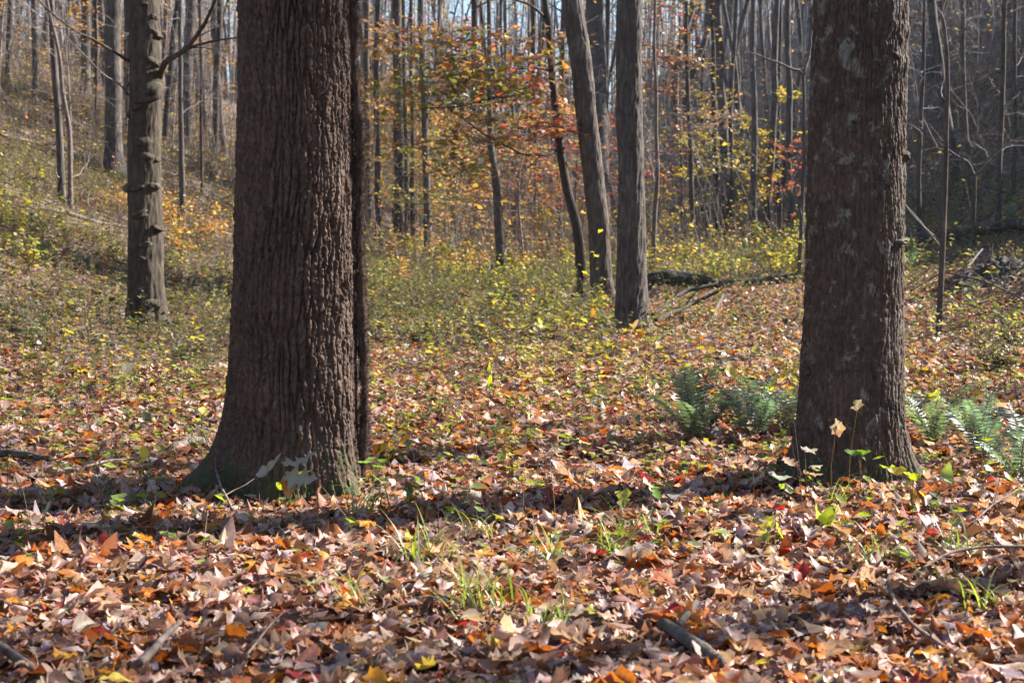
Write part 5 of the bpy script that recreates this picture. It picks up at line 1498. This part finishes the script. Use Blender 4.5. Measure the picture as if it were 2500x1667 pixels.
# ------------------------------------------------------------------ seedlings with leaves one can pick apart
SLEAF = {}; SDRY = {}
for k, (kind, n) in {"ovate": ("ovate", 10), "lance": ("lance", 10), "oak": ("oak", 17), "tulip": ("tulip", 10)}.items():
    SLEAF[k] = []
    for s in range(3):
        V, Q, T, C = strip_leaf(kind, n, np.random.default_rng(80 + s), .3, .2, .03)
        V = V + np.array([.45, 0, 0]); g = Geo(); g.add(V, Q, T, C); SLEAF[k].append(g.mesh("leaf", MAT["green"])); SDRY.setdefault(k, []).append(g.mesh("leaf", MAT["leaf"]))
SLEAF["maple"] = []
for s in range(3):
    V, Q, T, C = maple_leaf(np.random.default_rng(90 + s), .3)
    V = np.stack([V[:, 1] + .2, V[:, 0], V[:, 2]], 1); g = Geo(); g.add(V, Q, T, C); SLEAF["maple"].append(g.mesh("leaf", MAT["green"])); SDRY.setdefault("maple", []).append(g.mesh("leaf", MAT["leaf"]))
def seedling(px, py, tops, label, seed, stem_col=(.22, .17, .09), r=.0038, cat="seedling", dd=0.0):
    """tops: leaves as (px, py, length px, kind, colour, yaw or None, pitch)"""
    b = on_ground(px, py); d = b[1] + dd; rng = random.Random(seed)
    t = empty("seedling", tuple(b), label, cat)
    g = Geo(); pts = []
    cx = sum(q[0] for q in tops) / len(tops); hy = min(q[1] for q in tops)
    hub = at((cx * .7 + px * .3), (hy + py) / 2 if len(tops) > 2 else hy + 12, d) - b
    P = np.array([(0, 0, -.03), hub * .5 + np.array([rng.gauss(0, .01), rng.gauss(0, .01), 0]), hub])
    tube(g, np.stack([np.interp(np.linspace(0, 2, 9), [0, 1, 2], P[:, i]) for i in range(3)], 1), np.linspace(r, r * .6, 9), 5, stem_col)
    for i, (lx, ly, ln, kind, col, yaw, pit) in enumerate(tops):
        dep = d + rng.uniform(-.05, .05)
        p = at(lx, ly, dep) - b
        L = ln * dep / FPX
        dx = p - hub; a = math.atan2(dx[1] + rng.gauss(0, .02), dx[0] + 1e-4) if yaw is None else yaw
        st = p - np.array([math.cos(a) * math.cos(pit), math.sin(a) * math.cos(pit), -math.sin(pit)]) * L * .5
        sticks(g, [hub], [st], r * .6, r * .4, 4, stem_col)
        o = link("leaf", (SDRY if col[2] > .2 else SLEAF)[kind][rng.randrange(3)], t, tuple(st))
        o.rotation_euler = (rng.gauss(0, .5), pit, a); o.scale = (L, L, L)
        m = rng.uniform(.85, 1.15); o.color = (col[0] * m, col[1] * m, col[2] * m, 1)
    g.build("stem", MAT["green"], t)
LIME = (.45, .50, .05); GRN = (.16, .27, .05); YEL = (.58, .48, .06); ORA = (.60, .27, .05); PALE = (.42, .39, .31); SAGE = (.33, .38, .28); TAN = (.45, .31, .21); REDL = (.5, .05, .05)
seedling(2000, 1330, [(1995, 1262, 70, "ovate", LIME, 1.9, -1.0), (2022, 1268, 62, "ovate", LIME, 1.2, -1.0), (2038, 1262, 60, "ovate", LIME, .7, -.6), (2042, 1282, 66, "ovate", LIME, .1, -.1), (2030, 1296, 60, "ovate", LIME, -.3, .3), (2048, 1305, 56, "lance", YEL, -.2, .8), (2012, 1280, 55, "ovate", LIME, 1.5, -.8)], "bright lime-green seedling with a fan of leaves before the lichen-spotted tree", 1)
seedling(1890, 1380, [(1888, 1262, 55, "ovate", LIME, 2.6, .5), (1903, 1300, 60, "lance", LIME, .3, 1.2), (1880, 1275, 40, "lance", YEL, 3.0, .9)], "small drooping yellow-green seedling left of the lime fan seedling", 2)
seedling(2235, 1330, [(2190, 1150, 46, "ovate", YEL, 3.0, .1), (2215, 1158, 56, "ovate", LIME, 2.4, -.2), (2238, 1165, 40, "ovate", LIME, .3, 0), (2232, 1222, 60, "lance", ORA, -1.2, 1.2), (2215, 1185, 40, "lance", YEL, 3.4, .7), (2256, 1212, 40, "ovate", YEL, .2, .6)], "tall yellow and orange seedling at the lichen-spotted tree's right foot", 3)
seedling(2318, 1230, [(2317, 1155, 52, "ovate", (.33, .42, .12), 1.6, -1.1)], "upright round green leaf on a stalk right of the lichen-spotted tree", 4)
seedling(2285, 1075, [(2268, 960, 50, "maple", LIME, 2.8, 0), (2290, 972, 60, "maple", YEL, .2, .1)], "yellow-green star-leaved seedling behind the right-hand ferns", 5)
seedling(905, 1235, [(890, 1130, 52, "lance", (.20, .33, .10), 2.5, .2), (912, 1120, 56, "lance", (.22, .36, .12), .9, -.2), (930, 1140, 50, "lance", GRN, .2, .2), (900, 1165, 46, "lance", LIME, 3.2, .5), (922, 1172, 50, "lance", (.20, .33, .10), -.2, .6), (940, 1120, 40, "lance", GRN, .3, -.1)], "green sprig of narrow leaves at the furrowed trunk's right foot", 6)
seedling(1000, 1270, [(985, 1165, 46, "ovate", GRN, 2.4, .1), (1012, 1160, 56, "lance", (.22, .36, .12), .6, 0), (1030, 1200, 60, "lance", (.22, .36, .12), -.2, .5), (995, 1205, 60, "lance", GRN, -1.5, 1.0), (1008, 1182, 40, "ovate", LIME, -.6, .3)], "second green sprig of narrow leaves, farther right of the furrowed trunk", 7)
seedling(1588, 1290, [(1580, 1182, 40, "ovate", SAGE, 2.2, -.5), (1597, 1205, 46, "ovate", GRN, -.9, .7), (1600, 1190, 40, "lance", GRN, .4, .3)], "slim seedling with two hanging green leaves right of centre", 8)
seedling(345, 1200, [(352, 1110, 46, "ovate", YEL, -1.2, 1.1)], "single yellow leaf hanging on a stalk left of the furrowed trunk", 9)
seedling(700, 1260, [(662, 1140, 95, "oak", (.42, .42, .34), 2.5, .75), (735, 1125, 95, "oak", (.33, .36, .28), .5, -.2), (735, 1170, 85, "oak", (.40, .42, .34), -.1, .15), (697, 1190, 60, "ovate", ORA, -1.3, 1.1)], "grey-green lobed leaves with one orange leaf before the furrowed trunk's foot", 10, dd=-.45)
seedling(2070, 1215, [(2102, 990, 40, "maple", PALE, .2, .1)], "white leaf held on a thin stalk before the lichen-spotted tree, highest one", 11, dd=-.42)
seedling(2030, 1225, [(2042, 1030, 42, "maple", PALE, 1.6, -1.0), (2050, 1058, 46, "maple", TAN, -1.2, 1.1)], "pair of pale hanging leaves in front of the lichen-spotted tree", 12, dd=-.42)
seedling(2105, 1215, [(2082, 1103, 40, "ovate", GRN, 3.0, .1), (2110, 1103, 36, "ovate", GRN, .1, .2), (2104, 1115, 30, "lance", GRN, -1.0, .9)], "small green three-leaved seedling low before the lichen-spotted tree", 13, dd=-.4)
seedling(1985, 1260, [(1905, 1165, 60, "tulip", SAGE, 3.0, .0), (1985, 1100, 50, "maple", PALE, .4, .1), (1995, 1160, 60, "maple", TAN, -.2, .2), (1930, 1130, 50, "oak", TAN, 2.2, -.3), (2000, 1135, 44, "maple", PALE, .2, 0)], "withered pale-leaved seedling at the lichen-spotted tree's left foot", 14, dd=-.2)
for i, (px, py, ln, c, lb) in enumerate(((895, 1372, 34, LIME, "single lime leaf standing in the leaves left of the arching tuft"), (490, 1520, 34, LIME, "single lime leaf standing in the lower left leaves"), (1180, 1332, 40, GRN, "single green blade-like leaf above the arching tuft"),
                                         (2135, 1490, 44, YEL, "yellow-lime leaf lying above the crooked grey twig"), (45, 1330, 44, YEL, "yellow leaf on a bent stalk at the left edge"), (165, 1360, 40, YEL, "yellow lance leaf in the shadow at left"), (530, 1045, 34, YEL, "round yellow leaf near the furrowed trunk's left root"))):
    seedling(px - 4, py + 26, [(px, py, ln, "ovate", c, .6 + i, -.3)], lb, 20 + i)
seedling(1205, 1620, [(1192, 1575, 60, "ovate", PALE, 4.2, .9), (1225, 1580, 60, "ovate", LIME, -.7, .6), (1195, 1555, 40, "lance", GRN, 2.2, .0)], "pale and green leaf pair at the lower edge", 30)
seedling(1330, 900, [(1318, 785, 34, "ovate", YEL, 1.3, -1.0), (1328, 800, 36, "ovate", LIME, -.3, .2)], "yellow leaf pair on a tall stalk left of the straight grey tree", 31)
seedling(1455, 800, [(1452, 763, 34, "ovate", ORA, 1.7, -.9)], "orange leaf on a stalk at the straight grey tree's left side", 32)
seedling(1235, 840, [(1225, 760, 44, "lance", TAN, 2.4, .6), (1206, 788, 36, "lance", ORA, 1.4, -1.0)], "tan lance leaves on a stalk in the middle distance", 33)
seedling(1560, 860, [(1553, 795, 38, "lance", TAN, 2.0, .9), (1568, 815, 34, "ovate", ORA, 1.4, -.8), (1600, 830, 34, "ovate", LIME, 2.8, .4), (1622, 822, 34, "ovate", SAGE, .4, -.4)], "mixed pale and green leaves on stalks before the straight grey tree", 34)
seedling(1200, 985, [(1198, 900, 36, "lance", LIME, 1.6, -.9), (1200, 935, 46, "ovate", LIME, -1.4, .9)], "lime leaves stacked on a stalk in the sunlit middle carpet", 35)
seedling(1790, 985, [(1785, 905, 46, "ovate", (.55, .45, .15), 1.8, -1.0), (1800, 930, 40, "lance", LIME, -.4, .6)], "yellow-tan leaf over lime blades behind the ferns", 36)
seedling(1870, 1000, [(1862, 918, 38, "lance", ORA, 1.6, -1.0), (1880, 950, 60, "lance", LIME, .2, .1), (1890, 935, 50, "lance", LIME, .9, -.4), (1875, 968, 46, "lance", LIME, -.2, .4)], "lime lance-leaved seedling above the bluish fern", 37)
seedling(1935, 985, [(1930, 905, 56, "ovate", YEL, 2.4, .5), (1938, 925, 40, "lance", LIME, -.8, .8)], "yellow-lime leaf touching the lichen-spotted tree's left edge", 38)
seedling(130, 1330, [(118, 1240, 40, "lance", PALE, 1.0, -1.0), (105, 1280, 44, "lance", GRN, 3.0, .2), (130, 1278, 40, "lance", GRN, .2, .1), (80, 1300, 56, "lance", YEL, 3.0, .3)], "pale-topped seedling with narrow leaves at the left edge shadow", 39)
seedling(300, 810, [(85, 790, 1, "lance", YEL, 0, 0)][:0] + [(228, 768, 26, "lance", (.5, .36, .12), 1.2, -.8), (135, 780, 30, "lance", TAN, 1.8, .8)], "orange lance leaves hanging on stalks left of the burl tree's foot", 40)
seedling(2440, 1215, [(2425, 1180, 44, "maple", REDL, .3, .3), (2450, 1172, 50, "maple", (.6, .08, .05), .6, .1), (2415, 1200, 40, "maple", REDL, 2.0, .5)], "crimson maple seedling among the right-hand ferns", 41)
# ------------------------------------------------------------------ the blue autumn air
def build_haze():
    m, nt, out = new_mat("haze_air")
    v = N(nt, "ShaderNodeVolumePrincipled")
    v.inputs["Color"].default_value = (0.50, 0.70, 1.0, 1.0)
    v.inputs["Density"].default_value = HAZE
    v.inputs["Anisotropy"].default_value = 0.3
    nt.links.new(v.outputs[0], out.inputs["Volume"])
    x0, x1, y0, y1, z0, z1 = -335, 335, -25, 460, -8.0, 112.0
    V = [(x, y, z) for z in (z0, z1) for y in (y0, y1) for x in (x0, x1)]
    g = Geo(); g.add(V, [(0, 2, 3, 1), (4, 5, 7, 6), (0, 1, 5, 4), (1, 3, 7, 5), (3, 2, 6, 7), (2, 0, 4, 6)])
    o = g.build("haze", m, None, False)
    tag(o, "thin blue autumn haze filling the wooded hollow", None, None, "stuff")
HAZE = 0.0002
build_haze()
